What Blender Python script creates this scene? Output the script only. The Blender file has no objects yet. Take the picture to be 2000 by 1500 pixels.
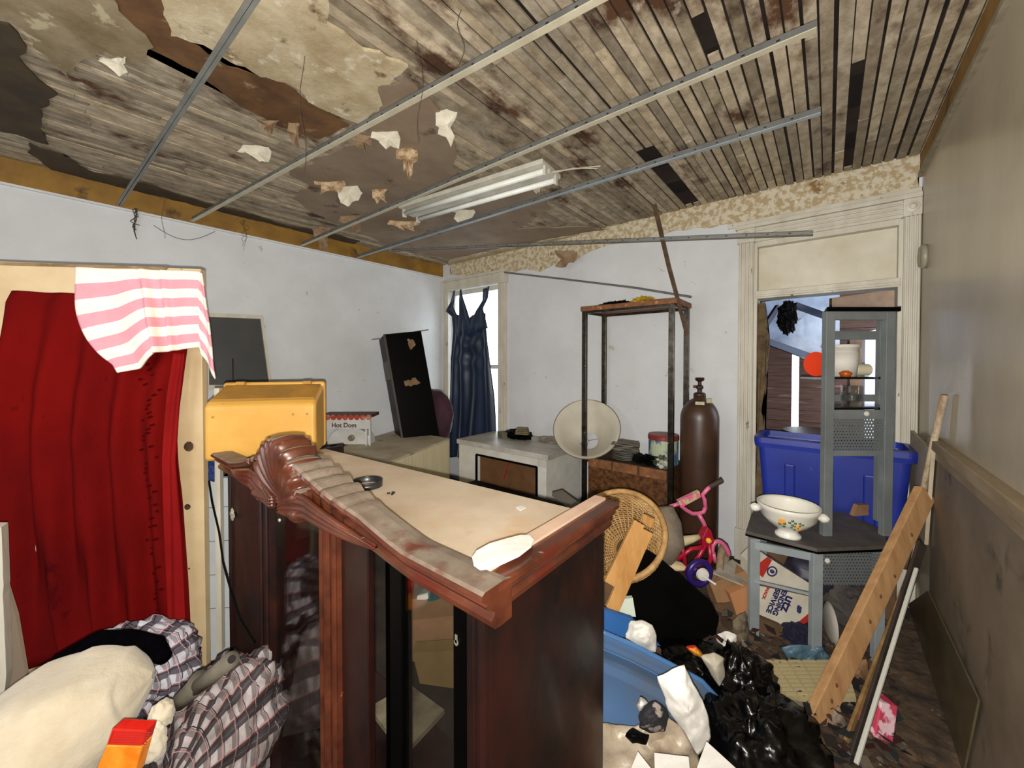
import bpy, bmesh, math, random
from mathutils import Vector, Matrix, noise, Euler
random.seed(7)
PI = math.pi
V = Vector
col = bpy.context.scene.collection
sc = bpy.context.scene
# ------------------------------------------------------------------ camera, world, light
F = 760.0; CX = 1000.0; CY = 718.0          # focal length and principal point of the 2000x1500 frame
YAW = math.radians(39.1); PITCH = math.radians(1.0)
CAM = V((0, 0, 1.6))
FW = V((-math.sin(YAW) * math.cos(PITCH), math.cos(YAW) * math.cos(PITCH), -math.sin(PITCH)))
RT = V((math.cos(YAW), math.sin(YAW), 0)); UP = RT.cross(FW)
cd = bpy.data.cameras.new('camera'); cam = bpy.data.objects.new('camera', cd); col.objects.link(cam)
cam.location = CAM; cam.rotation_euler = (PI / 2 - PITCH, 0, YAW)
cd.sensor_width = 36; cd.lens = 36 * F / 2000; cd.shift_y = -(750 - CY) / 2000; cd.clip_start = .02
sc.camera = cam
w = bpy.data.worlds.new('daylight'); sc.world = w; w.use_nodes = True
w.node_tree.nodes['Background'].inputs[0].default_value = (.80, .90, 1, 1)
w.node_tree.nodes['Background'].inputs[1].default_value = 5.5
# the phone's flash, just below and left of the lens
fd = bpy.data.lights.new('phone_flash', 'POINT'); fl = bpy.data.objects.new('phone_flash', fd); col.objects.link(fl)
fd.energy = 78; fd.shadow_soft_size = .007; fd.color = (1, .965, .91)
fl.location = CAM - UP * .028 - RT * .006
fd.use_nodes = True
_n = fd.node_tree.nodes; _e = _n['Emission']; _f = _n.new('ShaderNodeLightFalloff'); _f.inputs['Strength'].default_value = 1.0
fd.node_tree.links.new(_f.outputs['Linear'], _e.inputs['Strength'])
# dim area light added behind the camera as fill, no lamp of the room
ld = bpy.data.lights.new('fill_light', 'AREA'); lo = bpy.data.objects.new('fill_light', ld); col.objects.link(lo)
ld.shape = 'DISK'; ld.size = 1.2; ld.energy = 16; ld.color = (.93, .96, 1)
lo.location = (-1.6, -1.2, 2.0); lo.rotation_euler = (math.radians(80), 0, math.radians(12))
sc.view_settings.view_transform = 'Standard'; sc.view_settings.look = 'None'
sc.view_settings.gamma = 1; sc.view_settings.exposure = 0.25; sc.view_settings.use_curve_mapping = False

def ray(px, py): return FW + RT * ((px - CX) / F) + UP * ((CY - py) / F)
def pt(px, py, z): return CAM + ray(px, py) * z
def onX(px, py, X): r = ray(px, py); return CAM + r * ((X - CAM.x) / r.x)
def onY(px, py, Y): r = ray(px, py); return CAM + r * ((Y - CAM.y) / r.y)
def onZ(px, py, Z): r = ray(px, py); return CAM + r * ((Z - CAM.z) / r.z)

# ------------------------------------------------------------------ materials
MATS = {}
def srgb(c):
    return tuple(((x / 255) / 12.92 if x / 255 <= .04045 else (((x / 255) + .055) / 1.055) ** 2.4) for x in c) + (1,)
def mat(name, c1, c2=None, scale=6, rough=.65, metal=0, bump=0, bscale=None, spot=None, sscale=9, sthr=.62, swid=.05, stretch=(1, 1, 1),
        coat=0, vcol=False, alpha=1, trans=0, lo=.35, hi=.65, sheen=0, spot2=None, s2scale=3, s2thr=.6, coords='Object', spec=.5, detail=8):
    if name in MATS: return MATS[name]
    m = bpy.data.materials.new(name); m.use_nodes = True; nt = m.node_tree; N = nt.nodes; L = nt.links
    b = N['Principled BSDF']; MATS[name] = m
    b.inputs['Roughness'].default_value = rough; b.inputs['Metallic'].default_value = metal
    b.inputs['Specular IOR Level'].default_value = spec
    if coat: b.inputs['Coat Weight'].default_value = coat; b.inputs['Coat Roughness'].default_value = .12
    if trans: b.inputs['Transmission Weight'].default_value = trans
    if sheen: b.inputs['Sheen Weight'].default_value = sheen; b.inputs['Sheen Roughness'].default_value = .4
    b.inputs['Alpha'].default_value = alpha
    tc = N.new('ShaderNodeTexCoord'); mp = N.new('ShaderNodeMapping'); L.new(tc.outputs[coords], mp.inputs[0]); mp.inputs['Scale'].default_value = stretch
    def nz(s, off=0, det=detail):
        n = N.new('ShaderNodeTexNoise'); n.noise_dimensions = '4D'; n.inputs['W'].default_value = off; n.inputs['Scale'].default_value = s
        n.inputs['Detail'].default_value = det; n.inputs['Roughness'].default_value = .62; L.new(mp.outputs[0], n.inputs['Vector']); return n.outputs['Fac']
    def ramp(fac, a, bb, p0, p1):
        r = N.new('ShaderNodeValToRGB'); r.color_ramp.elements[0].position = max(0, p0); r.color_ramp.elements[1].position = min(1, p1)
        r.color_ramp.elements[0].color = a; r.color_ramp.elements[1].color = bb; L.new(fac, r.inputs[0]); return r.outputs[0]
    A = srgb(c1)
    if c2 is not None: cur = ramp(nz(scale), A, srgb(c2), lo, hi)
    else:
        rg = N.new('ShaderNodeRGB'); rg.outputs[0].default_value = A; cur = rg.outputs[0]
    for k, (sp, ss, st) in enumerate(((spot, sscale, sthr), (spot2, s2scale, s2thr))):
        if sp is None: continue
        fac = ramp(nz(ss, 3.1 + k * 2.7), (0, 0, 0, 1), (1, 1, 1, 1), st, st + swid)
        mx = N.new('ShaderNodeMix'); mx.data_type = 'RGBA'; L.new(fac, mx.inputs[0]); L.new(cur, mx.inputs[6]); mx.inputs[7].default_value = srgb(sp); cur = mx.outputs[2]
    if vcol:
        at = N.new('ShaderNodeAttribute'); at.attribute_name = 'Col'
        mx = N.new('ShaderNodeMix'); mx.data_type = 'RGBA'; mx.blend_type = 'MULTIPLY'; mx.inputs[0].default_value = 1
        L.new(cur, mx.inputs[6]); L.new(at.outputs['Color'], mx.inputs[7]); cur = mx.outputs[2]
    L.new(cur, b.inputs['Base Color'])
    if bump:
        bp = N.new('ShaderNodeBump'); bp.inputs['Strength'].default_value = bump; bp.inputs['Distance'].default_value = .01
        L.new(nz(bscale or scale * 3, 8.8), bp.inputs['Height']); L.new(bp.outputs[0], b.inputs['Normal'])
    return m

def pattern_mat(name, kind, ca, cb, cc=None, rough=.8, **k):
    if name in MATS: return MATS[name]
    m = bpy.data.materials.new(name); m.use_nodes = True; nt = m.node_tree; N = nt.nodes; L = nt.links
    b = N['Principled BSDF']; MATS[name] = m; b.inputs['Roughness'].default_value = rough
    tc = N.new('ShaderNodeTexCoord'); sp = N.new('ShaderNodeSeparateXYZ')
    def mth(op, a, bb=None, clamp=False):
        n = N.new('ShaderNodeMath'); n.operation = op; n.use_clamp = clamp
        for i, v in enumerate((a, bb)):
            if v is None: continue
            if isinstance(v, (int, float)): n.inputs[i].default_value = v
            else: L.new(v, n.inputs[i])
        return n.outputs[0]
    def mix(f, a, bb):
        mx = N.new('ShaderNodeMix'); mx.data_type = 'RGBA'
        L.new(f, mx.inputs[0])
        for i, v in ((6, a), (7, bb)):
            if isinstance(v, tuple): mx.inputs[i].default_value = v
            else: L.new(v, mx.inputs[i])
        return mx.outputs[2]
    def band(c, n, off, wd):       # 1 inside the band
        f = mth('FRACT', mth('ADD', mth('MULTIPLY', c, n), off)); return mth('LESS_THAN', f, wd)
    ns = N.new('ShaderNodeTexNoise'); ns.inputs['Scale'].default_value = 22; ns.inputs['Detail'].default_value = 5; L.new(tc.outputs['Object'], ns.inputs[0])
    A, B = srgb(ca), srgb(cb)
    if kind == 'stripes':
        L.new(tc.outputs['UV'], sp.inputs[0]); c = mix(band(sp.outputs[1], k['n'], k.get('off', 0), .5), A, B)
    elif kind == 'plaid':
        L.new(tc.outputs['UV'], sp.inputs[0]); u, v = sp.outputs[0], sp.outputs[1]; n = k['n']
        c = mix(band(u, n, 0, .45), A, B); c = mix(mth('MULTIPLY', band(v, n, .2, .42), .65), c, B)
        c = mix(band(u, n, .55, .06), c, srgb(cc)); c = mix(band(u, n, .7, .06), c, srgb((30, 26, 28)))
        c = mix(band(v, n, .75, .06), c, srgb((30, 26, 28))); c = mix(band(v, n, .9, .05), c, srgb(cc)); c = mix(mth('MULTIPLY', band(u, n, .85, .04), .8), c, srgb((60, 80, 100)))
    elif kind == 'dots':
        L.new(tc.outputs['Object'], sp.inputs[0]); n = k['n']
        row = mth('FLOOR', mth('MULTIPLY', sp.outputs[2], n)); sh = mth('MULTIPLY', mth('MODULO', row, 2), .5)
        fx = mth('SUBTRACT', mth('FRACT', mth('ADD', mth('MULTIPLY', sp.outputs[0], n), mth('ABSOLUTE', sh))), .5)
        fz = mth('SUBTRACT', mth('FRACT', mth('MULTIPLY', sp.outputs[2], n)), .5)
        d = mth('ADD', mth('MULTIPLY', fx, fx), mth('MULTIPLY', fz, fz)); h = mth('LESS_THAN', d, .085)
        rg = N.new('ShaderNodeRGB'); rg.outputs[0].default_value = A; c = rg.outputs[0]
        L.new(mth('SUBTRACT', 1, h), b.inputs['Alpha']); b.inputs['Metallic'].default_value = .4
    elif kind == 'rings':
        wv = N.new('ShaderNodeTexWave'); wv.inputs['Scale'].default_value = k['n']; wv.inputs['Distortion'].default_value = 3; wv.inputs['Detail'].default_value = 3
        mp = N.new('ShaderNodeMapping'); mp.inputs['Scale'].default_value = k.get('st', (1, 1, 1)); L.new(tc.outputs['Object'], mp.inputs[0]); L.new(mp.outputs[0], wv.inputs[0])
        c = mix(wv.outputs['Fac'], A, B)
    elif kind == 'scallop':
        L.new(tc.outputs['UV'], sp.inputs[0]); c = mix(band(sp.outputs[0], k['n'], 0, .5), A, B)
    mxn = N.new('ShaderNodeMix'); mxn.data_type = 'RGBA'; mxn.blend_type = 'MULTIPLY'; mxn.inputs[0].default_value = k.get('dirt', .35)
    rp = N.new('ShaderNodeValToRGB'); rp.color_ramp.elements[0].position = .3; rp.color_ramp.elements[1].position = .6; rp.color_ramp.elements[0].color = (.4, .36, .32, 1)
    L.new(ns.outputs['Fac'], rp.inputs[0]); L.new(c, mxn.inputs[6]); L.new(rp.outputs[0], mxn.inputs[7]); L.new(mxn.outputs[2], b.inputs['Base Color'])
    return m

# ------------------------------------------------------------------ mesh builder
MTX = {}
def link(o, parent=None):
    col.objects.link(o)
    if parent is not None: o.parent = parent
def tag(o, label=None, cat=None, group=None, kind=None):
    if label: o['label'] = label
    if cat: o['category'] = cat
    if group: o['group'] = group
    if kind: o['kind'] = kind
    return o
def thing(name, label, cat, loc=(0, 0, 0), rot=(0, 0, 0), group=None):
    o = bpy.data.objects.new(name, None); col.objects.link(o); o.empty_display_size = .1
    o.location = loc; o.rotation_euler = rot; MTX[o] = Matrix.Translation(V(loc)) @ Euler(rot).to_matrix().to_4x4()
    return tag(o, label, cat, group)
class B:
    def __init__(s): s.bm = bmesh.new(); s.uv = None
    def box(s, c, d, rot=None):
        g = bmesh.ops.create_cube(s.bm, size=1)['verts']
        M = Matrix.Translation(V(c)) @ (Euler(rot).to_matrix().to_4x4() if rot else Matrix()) @ Matrix.Diagonal((d[0], d[1], d[2], 1))
        bmesh.ops.transform(s.bm, matrix=M, verts=g); return s
    def bx(s, a, b): return s.box([(a[i] + b[i]) / 2 for i in range(3)], [abs(b[i] - a[i]) for i in range(3)])
    def bar(s, p, q, wd, ht, up=(0, 0, 1)):
        p, q = V(p), V(q); d = q - p; l = d.length; z = d / l; u = V(up); x = z.cross(u)
        if x.length < 1e-3: x = z.cross(V((1, 0, 0)))
        x.normalize(); y = x.cross(z)
        R = Matrix((x, y, z)).transposed().to_4x4()
        g = bmesh.ops.create_cube(s.bm, size=1)['verts']
        bmesh.ops.transform(s.bm, matrix=Matrix.Translation((p + q) / 2) @ R @ Matrix.Diagonal((wd, ht, l, 1)), verts=g); return s
    def tube(s, pts, r, n=10, close=False, cap=True):
        pts = [V(p) for p in pts]; m = len(pts); rs = r if isinstance(r, (list, tuple)) else [r] * m
        rings = []; prev = None
        for i, p in enumerate(pts):
            if close: t = pts[(i + 1) % m] - pts[i - 1]
            else: t = pts[min(i + 1, m - 1)] - pts[max(i - 1, 0)]
            t.normalize()
            if prev is None:
                a = t.orthogonal().normalized()
            else: a = (prev - t * prev.dot(t)).normalized()
            prev = a; b = t.cross(a)
            rings.append([s.bm.verts.new(p + (a * math.cos(2 * PI * k / n) + b * math.sin(2 * PI * k / n)) * rs[i]) for k in range(n)])
        for i in range(m if close else m - 1):
            A, Bq = rings[i], rings[(i + 1) % m]
            for k in range(n): s.bm.faces.new((A[k], A[(k + 1) % n], Bq[(k + 1) % n], Bq[k]))
        if cap and not close: s.bm.faces.new(rings[0][::-1]); s.bm.faces.new(rings[-1])
        return s
    def lathe(s, prof, n=32, c=(0, 0, 0), sx=1, sy=1, M=None, f=None):
        rings = []
        for (r, z) in prof:
            rings.append([s.bm.verts.new(V(((r * math.cos(2 * PI * k / n)) * sx * (f(k / n, z) if f else 1) + c[0], (r * math.sin(2 * PI * k / n)) * sy * (f(k / n, z) if f else 1) + c[1], z + c[2]))) for k in range(n)])
        for A, Bq in zip(rings, rings[1:]):
            for k in range(n): s.bm.faces.new((A[k], A[(k + 1) % n], Bq[(k + 1) % n], Bq[k]))
        if prof[0][0] > 1e-4: s.bm.faces.new(rings[0][::-1])
        if prof[-1][0] > 1e-4: s.bm.faces.new(rings[-1])
        if M is not None: bmesh.ops.transform(s.bm, matrix=M, verts=[v for r in rings for v in r])
        return s
    def prism(s, pts, ext):
        a = [s.bm.verts.new(V(p)) for p in pts]; e = V(ext); b = [s.bm.verts.new(V(p) + e) for p in pts]; n = len(a)
        try: s.bm.faces.new(a); s.bm.faces.new(b[::-1])
        except ValueError: pass
        for i in range(n): s.bm.faces.new((a[i], b[i], b[(i + 1) % n], a[(i + 1) % n]))
        return s
    def grid(s, fn, nu, nv, closeu=False):
        if s.uv is None: s.uv = s.bm.loops.layers.uv.new('UVMap')
        vs = [[s.bm.verts.new(V(fn(i / nu, j / nv))) for i in range(nu + (0 if closeu else 1))] for j in range(nv + 1)]
        for j in range(nv):
            for i in range(nu):
                i2 = (i + 1) % nu if closeu else i + 1
                f = s.bm.faces.new((vs[j][i], vs[j][i2], vs[j + 1][i2], vs[j + 1][i]))
                for lp, (a, b) in zip(f.loops, ((i, j), (i + 1, j), (i + 1, j + 1), (i, j + 1))): lp[s.uv].uv = (a / nu, b / nv)
        return s
    def blob(s, c, r, amp=.15, fs=3, rot=None, seed=0, sub=4, ridged=0):
        if s.uv is None: s.uv = s.bm.loops.layers.uv.new('UVMap')
        R = Euler(rot).to_matrix() if rot else Matrix.Identity(3); c = V(c); nu, nv = 16 * sub // 2, 12 * sub // 2
        def fn(u, v):
            th = 2 * PI * u; ph = PI * (.002 + .996 * v)
            d = V((math.sin(ph) * math.cos(th), math.sin(ph) * math.sin(th), math.cos(ph)))
            q = d * fs + V((seed * 7.1, seed * 3.3, 0))
            k = 1 + amp * noise.fractal(q, .8, 2.1, 4)
            if ridged: k += ridged * (abs(noise.noise(q * 2.3)) - .25) + ridged * .6 * (abs(noise.noise(q * 5.1)) - .2)
            return c + R @ V((d.x * r[0] * k, d.y * r[1] * k, d.z * r[2] * k))
        return s.grid(fn, nu, nv, closeu=True)
    def obj(s, name, m, parent=None, loc=None, rot=None, world=False, smooth=False, bevel=0, solid=0, label=None, cat=None, group=None, kind=None, sub=0, bseg=2):
        bm = s.bm
        bmesh.ops.recalc_face_normals(bm, faces=bm.faces)
        M = None
        if world:
            if parent is not None: M = MTX[parent].inverted(); bm.transform(M)
            else:
                xs = [v.co for v in bm.verts]; lo_ = V([min(c[i] for c in xs) for i in range(3)]); hi_ = V([max(c[i] for c in xs) for i in range(3)])
                loc = V(((lo_.x + hi_.x) / 2, (lo_.y + hi_.y) / 2, lo_.z)); bm.transform(Matrix.Translation(-loc))
        me = bpy.data.meshes.new(name); bm.to_mesh(me); bm.free()
        if smooth:
            me.polygons.foreach_set('use_smooth', [True] * len(me.polygons))
        me.materials.append(m)
        o = bpy.data.objects.new(name, me); link(o, parent)
        if loc is not None: o.location = loc
        if rot is not None: o.rotation_euler = rot
        if solid: md = o.modifiers.new('solid', 'SOLIDIFY'); md.thickness = solid; md.offset = 0
        if bevel: md = o.modifiers.new('bevel', 'BEVEL'); md.width = bevel; md.segments = bseg; md.limit_method = 'ANGLE'; md.angle_limit = .7
        if sub: md = o.modifiers.new('sub', 'SUBSURF'); md.levels = sub; md.render_levels = sub
        tag(o, label, cat, group, kind)
        MTX[o] = (MTX[parent] if parent is not None else Matrix()) @ (Matrix.Translation(V(loc)) if loc is not None else Matrix()) @ (Euler(rot).to_matrix().to_4x4() if rot is not None else Matrix())
        return o
def struct(name, b, m, **k):
    o = b.obj(name, m, kind='structure', **k); return o
def ragged(pts, amp, step, seed=0):          # break a polygon's edges into a torn outline
    out = []; n = len(pts)
    for i in range(n):
        a, b = V(pts[i]), V(pts[(i + 1) % n]); L = (b - a).length; k = max(1, int(L / step))
        d = (b - a).normalized()
        for j in range(k):
            p = a.lerp(b, j / k); nn = V((noise.noise(p * 9 + V((seed, 0, 5))), noise.noise(p * 9 + V((0, seed, 9))), noise.noise(p * 9 + V((3, 1, seed)))))
            n2 = V((noise.noise(p * 31 + V((seed, 0, 5))), noise.noise(p * 31 + V((0, seed, 9))), noise.noise(p * 31 + V((3, 1, seed)))))
            out.append(p + nn * amp + n2 * amp * .5)
    return out
def slab(name, pts, ext, m, label=None, cat=None, rag=0, parent=None, step=.02, bevel=0, group=None, kind=None, seed=0):
    if rag:
        nrm = V(ext).normalized(); q = ragged(pts, rag, step, seed)
        p0 = V(pts[0]); pn = (V(pts[1]) - p0).cross(V(pts[2]) - p0).normalized()
        q = [p - pn * (p - p0).dot(pn) for p in q]; pts = q
    b = B(); b.prism(pts, ext); bmesh.ops.triangulate(b.bm, faces=[f for f in b.bm.faces if len(f.verts) > 4])
    return b.obj(name, m, parent=parent, world=True, label=label, cat=cat, bevel=bevel, group=group, kind=kind)
def text(name, body, size, ext, m, parent, org, xa, ya, bold=0):
    c = bpy.data.curves.new(name, 'FONT'); c.body = body; c.size = size; c.extrude = ext; c.align_x = 'CENTER'; c.align_y = 'CENTER'; c.offset = bold; c.space_line = .85
    t = bpy.data.objects.new(name, c); col.objects.link(t); dg = bpy.context.evaluated_depsgraph_get(); dg.update()
    me = bpy.data.meshes.new_from_object(t.evaluated_get(dg)); bpy.data.objects.remove(t)
    xa, ya = V(xa).normalized(), V(ya); ya = (ya - xa * ya.dot(xa)).normalized(); za = xa.cross(ya)
    M = Matrix.Translation(V(org)) @ Matrix((xa, ya, za)).transposed().to_4x4()
    me.transform(MTX[parent].inverted() @ M); me.materials.clear(); me.materials.append(m)
    o = bpy.data.objects.new(name, me); link(o, parent); return o

# palette
m_wall = mat('painted_plaster', (206, 208, 210), (190, 191, 192), scale=2.2, rough=.75, bump=.25, bscale=40, spot=(112, 100, 84), sscale=34, sthr=.71, swid=.02, lo=.3, hi=.75, spot2=(176, 172, 160), s2scale=9, s2thr=.67)
m_wallR = mat('gloss_painted_wall', (188, 176, 154), (166, 154, 131), scale=2.5, rough=.30, bump=.12, bscale=30, spot=(146, 134, 112), sscale=3.5, sthr=.60, swid=.2, stretch=(1, 1, .5), spec=.75)
m_wains = mat('grey_brown_panel', (132, 117, 98), (106, 93, 76), scale=3, rough=.55, bump=.2, spot=(62, 54, 42), sscale=4, sthr=.56, swid=.1)
m_floor = mat('dirty_floor', (58, 46, 36), (34, 27, 22), scale=5, rough=.9, bump=.6)
m_trim = mat('cream_trim', (200, 195, 180), (178, 171, 154), scale=9, rough=.5, bump=.2, spot=(84, 66, 46), sscale=16, sthr=.66, swid=.03, stretch=(1, 1, .3))
m_mustard = mat('mustard_paint', (146, 108, 34), (110, 78, 26), scale=4, rough=.7, bump=.2, spot=(78, 52, 22), sscale=5, sthr=.6, swid=.08)
m_lath = mat('lath_wood', (204, 194, 174), (150, 138, 116), scale=12, rough=.85, bump=.5, bscale=40, spot=(84, 54, 30), sscale=3.6, sthr=.55, swid=.10, vcol=True, stretch=(1.3, .8, 1), spot2=(206, 198, 182), s2scale=11, s2thr=.6)
m_attic = mat('attic_dark', (40, 26, 16), (24, 15, 9), scale=5, rough=.95)
m_cream = mat('cream_plaster', (198, 184, 154), (160, 142, 108), scale=5, rough=.85, bump=.7, bscale=18, spot=(96, 68, 36), sscale=6, sthr=.60, swid=.08, spot2=(212, 204, 184), s2scale=9, s2thr=.57)
m_taupe = mat('brown_coat_plaster', (146, 128, 108), (122, 104, 84), scale=3, rough=.85, bump=.3, spot=(78, 56, 34), sscale=4, sthr=.62, swid=.08)
m_stain = mat('stained_plaster', (112, 78, 42), (78, 52, 28), scale=6, rough=.85, bump=.5, spot=(150, 128, 98), sscale=7, sthr=.58, swid=.06)
m_olive = mat('mouldy_plaster', (70, 56, 34), (48, 38, 24), scale=6, rough=.9, bump=.3)
m_wallpaper = mat('torn_wallpaper', (196, 187, 164), (166, 147, 112), scale=22, rough=.8, bump=.2, lo=.46, hi=.54, spot=(214, 206, 186), sscale=30, sthr=.6, spot2=(128, 98, 56), s2scale=8, s2thr=.62)
m_galv = mat('galvanised_steel', (120, 122, 120), (98, 100, 98), scale=8, rough=.5, metal=.35, spot=(70, 66, 58), sscale=20, sthr=.66)
m_galvface = mat('cream_steel_face', (196, 190, 168), (176, 168, 144), scale=8, rough=.5, spot=(120, 100, 76), sscale=24, sthr=.68)
m_mahog = mat('mahogany', (40, 13, 8), (14, 6, 5), scale=6, rough=.42, coat=.08, bump=.15, stretch=(1, 1, .6), spot=(66, 27, 16), sscale=4, sthr=.56, swid=.2, lo=.4, hi=.6)
m_mahogR = mat('red_mahogany_moulding', (98, 50, 31), (58, 27, 17), scale=10, rough=.34, coat=.25, spot=(166, 126, 108), sscale=38, sthr=.66, swid=.06, spot2=(84, 32, 20), s2scale=6, s2thr=.55)
m_dust = mat('dusty_moulding', (134, 121, 106), (106, 90, 76), scale=16, rough=.6, spot=(96, 46, 30), sscale=9, sthr=.55, swid=.12)
m_black = mat('black_paint', (3, 3, 3), (1, 1, 1), scale=5, rough=.4, spec=.08)
m_blackp = mat('black_plastic', (6, 6, 5), (2, 2, 2), scale=5, rough=.6, spec=.08, spot=(26, 28, 20), sscale=4, sthr=.68)
m_top = mat('dusty_board', (214, 196, 172), (190, 168, 138), scale=3.2, rough=.7, bump=.1, spot=(206, 160, 110), sscale=3, sthr=.60, swid=.15, spot2=(160, 148, 130), s2scale=5, s2thr=.62)
m_white = mat('white_enamel', (216, 214, 206), (198, 194, 182), scale=6, rough=.4, spot=(130, 110, 84), sscale=12, sthr=.70, swid=.03)
m_paper = mat('white_paper', (232, 230, 224), (214, 210, 200), scale=7, rough=.8, bump=.3)
m_cloth = mat('cream_fleece', (206, 196, 174), (182, 168, 142), scale=5, rough=.95, sheen=.3, bump=.3, bscale=60)
m_card = mat('cardboard', (158, 120, 84), (132, 98, 66), scale=7, rough=.85, bump=.15)
m_cardd = mat('brown_card', (104, 78, 54), (78, 58, 40), scale=7, rough=.85)
m_pine = mat('pine_wood', (198, 150, 88), (172, 122, 62), scale=6, rough=.6, stretch=(4, 4, .6))
m_ply = mat('construction_lumber', (186, 144, 98), (160, 118, 76), scale=5, rough=.7, stretch=(5, 5, .7), bump=.15, spot=(112, 74, 40), sscale=1.6, sthr=.70, swid=.03)
m_chrome = mat('dull_chrome', (90, 84, 76), (52, 46, 40), scale=20, rough=.28, metal=.9)
m_rust = mat('rusty_woodgrain', (138, 88, 48), (92, 56, 30), scale=14, rough=.7, spot=(170, 120, 74), sscale=18, sthr=.6)
m_burl = mat('burl_veneer', (106, 68, 36), (60, 36, 19), scale=26, rough=.4, lo=.4, hi=.6, spot=(54, 28, 12), sscale=6, sthr=.6, swid=.12)
m_greym = mat('grey_enamel_steel', (128, 134, 134), (112, 118, 118), scale=6, rough=.42, metal=.25)
m_greyl = mat('light_grey_steel', (158, 166, 168), (140, 148, 150), scale=6, rough=.42, metal=.2)
m_glassblk = mat('black_glass', (8, 9, 10), None, rough=.08)
m_bin = mat('blue_bin_plastic', (34, 52, 150), (26, 40, 124), scale=3, rough=.38, spot=(96, 110, 186), sscale=5, sthr=.70, swid=.03, bump=.05)
m_bluet = mat('steel_blue_plastic', (66, 100, 142), (84, 98, 118), scale=3, rough=.35, bump=.05, spot=(120, 130, 140), sscale=6, sthr=.62, swid=.1)
m_red = mat('red_velvet', (104, 11, 9), (80, 8, 9), scale=2.2, rough=.9, spec=.04, sheen=0, bump=.3, bscale=60, spot=(66, 5, 9), sscale=7, sthr=.62, swid=.05, stretch=(1, 1, .6))
m_redl = mat('red_velvet_lining', (132, 20, 20), (116, 16, 17), scale=4, rough=.85, spec=.05)
m_door = mat('cream_door_paint', (204, 182, 142), (186, 160, 120), scale=4, rough=.55, spot=(122, 92, 60), sscale=18, sthr=.70, swid=.03)
m_yellow = mat('yellow_enamel', (208, 160, 76), (198, 147, 62), scale=5, rough=.42, spot=(166, 112, 40), sscale=26, sthr=.70, swid=.02)
m_yellowd = mat('dusty_yellow', (176, 128, 46), (150, 108, 44), scale=8, rough=.7)
m_dress = mat('navy_satin', (24, 40, 66), (18, 30, 50), scale=4, rough=.42, sheen=.2, spec=.4)
m_gas = mat('brown_cylinder_paint', (70, 47, 33), (54, 36, 25), scale=5, rough=.40, spot=(40, 24, 16), sscale=13, sthr=.66)
m_plaid = pattern_mat('brown_plaid', 'plaid', (164, 156, 156), (58, 46, 44), (168, 118, 118), n=17, dirt=.85)
m_plaid2 = pattern_mat('grey_plaid', 'plaid', (190, 188, 196), (84, 76, 84), (206, 160, 164), n=15, dirt=.6)
m_towel = pattern_mat('striped_towelling', 'stripes', (232, 222, 208), (214, 148, 158), n=4.3, off=.5, rough=.95, dirt=.12)
m_perf = pattern_mat('perforated_steel', 'dots', (118, 124, 124), (0, 0, 0), n=62, rough=.45, dirt=.2)
m_shade = mat('frosted_lampshade', (196, 190, 176), (178, 172, 154), scale=3, rough=.7, spot=(176, 160, 128), sscale=3, sthr=.6, swid=.15)
m_wick = mat('wicker', (196, 158, 100), (150, 110, 62), scale=18, rough=.6)
m_bag = mat('black_bin_liner', (5, 5, 5), (3, 3, 3), scale=5, rough=.2, bump=.5, bscale=10, spec=.4)
m_fur = mat('black_fur', (7, 5, 9), (2, 2, 3), scale=30, rough=1, bump=1, bscale=90, spec=.02)
m_pink = mat('pink_bike_paint', (206, 104, 138), (186, 84, 120), scale=6, rough=.35)
m_hot = mat('crimson_plastic', (176, 22, 54), (146, 14, 40), scale=6, rough=.35)
m_purple = mat('purple_plastic', (44, 24, 104), (34, 18, 84), scale=6, rough=.35)
m_grey = mat('grey_felt', (134, 122, 106), (104, 92, 78), scale=9, rough=.95, bump=.5)
m_dkgrey = mat('dark_grey_panel', (62, 62, 60), (52, 52, 50), scale=4, rough=.5)
m_navy = mat('navy_ink', (34, 32, 86), None, rough=.6)
m_redink = mat('red_ink', (176, 44, 34), None, rough=.6)
m_blk = mat('black_ink', (26, 16, 16), None, rough=.6)
m_glass = mat('dirty_glass', (150, 150, 130), None, rough=.05, trans=1, alpha=.22)
m_ruby = mat('red_lens', (214, 30, 14), (190, 20, 10), scale=40, rough=.2, coat=.6)
m_amber = mat('amber_lens', (252, 160, 50), (236, 122, 24), scale=20, rough=.2, coat=.6)

# ------------------------------------------------------------------ the room
D = 3.6; XL = -4.17; XR = .454; ZC = 2.92
Y0 = -2.2
struct('floor', B().bx((XL - .1, Y0, -.05), (XR + 1.2, 6.2, 0)), m_floor)
wx0, wx1, wz0, wz1 = -4.03, -3.13, .62, 2.54        # window opening in the back wall
dx0, dx1, dz1, tz0, tz1 = -.449, .360, 2.085, 2.14, 2.52   # doorway and its transom
b = B(); t = .14
b.bx((XL - .1, D, 0), (wx0, D + t, 3.07)); b.bx((wx0, D, 0), (wx1, D + t, wz0)); b.bx((wx0, D, wz1), (wx1, D + t, 3.07))
b.bx((wx1, D, 0), (dx0, D + t, 3.07)); b.bx((dx0, D, tz1), (dx1, D + t, 3.07)); b.bx((dx1, D, 0), (XR + .1, D + t, 3.07))
struct('wall_back', b, m_wall)
struct('wall_left', B().bx((XL - .1, Y0, 0), (XL, D + t, 3.07)), m_wall)
struct('wall_right', B().bx((XR, Y0, 0), (XR + .1, D + t, 3.07)), m_wallR)
struct('wall_front', B().bx((XL - .1, Y0 - .1, 0), (XR + .1, Y0, 3.07)), m_wall)
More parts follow.
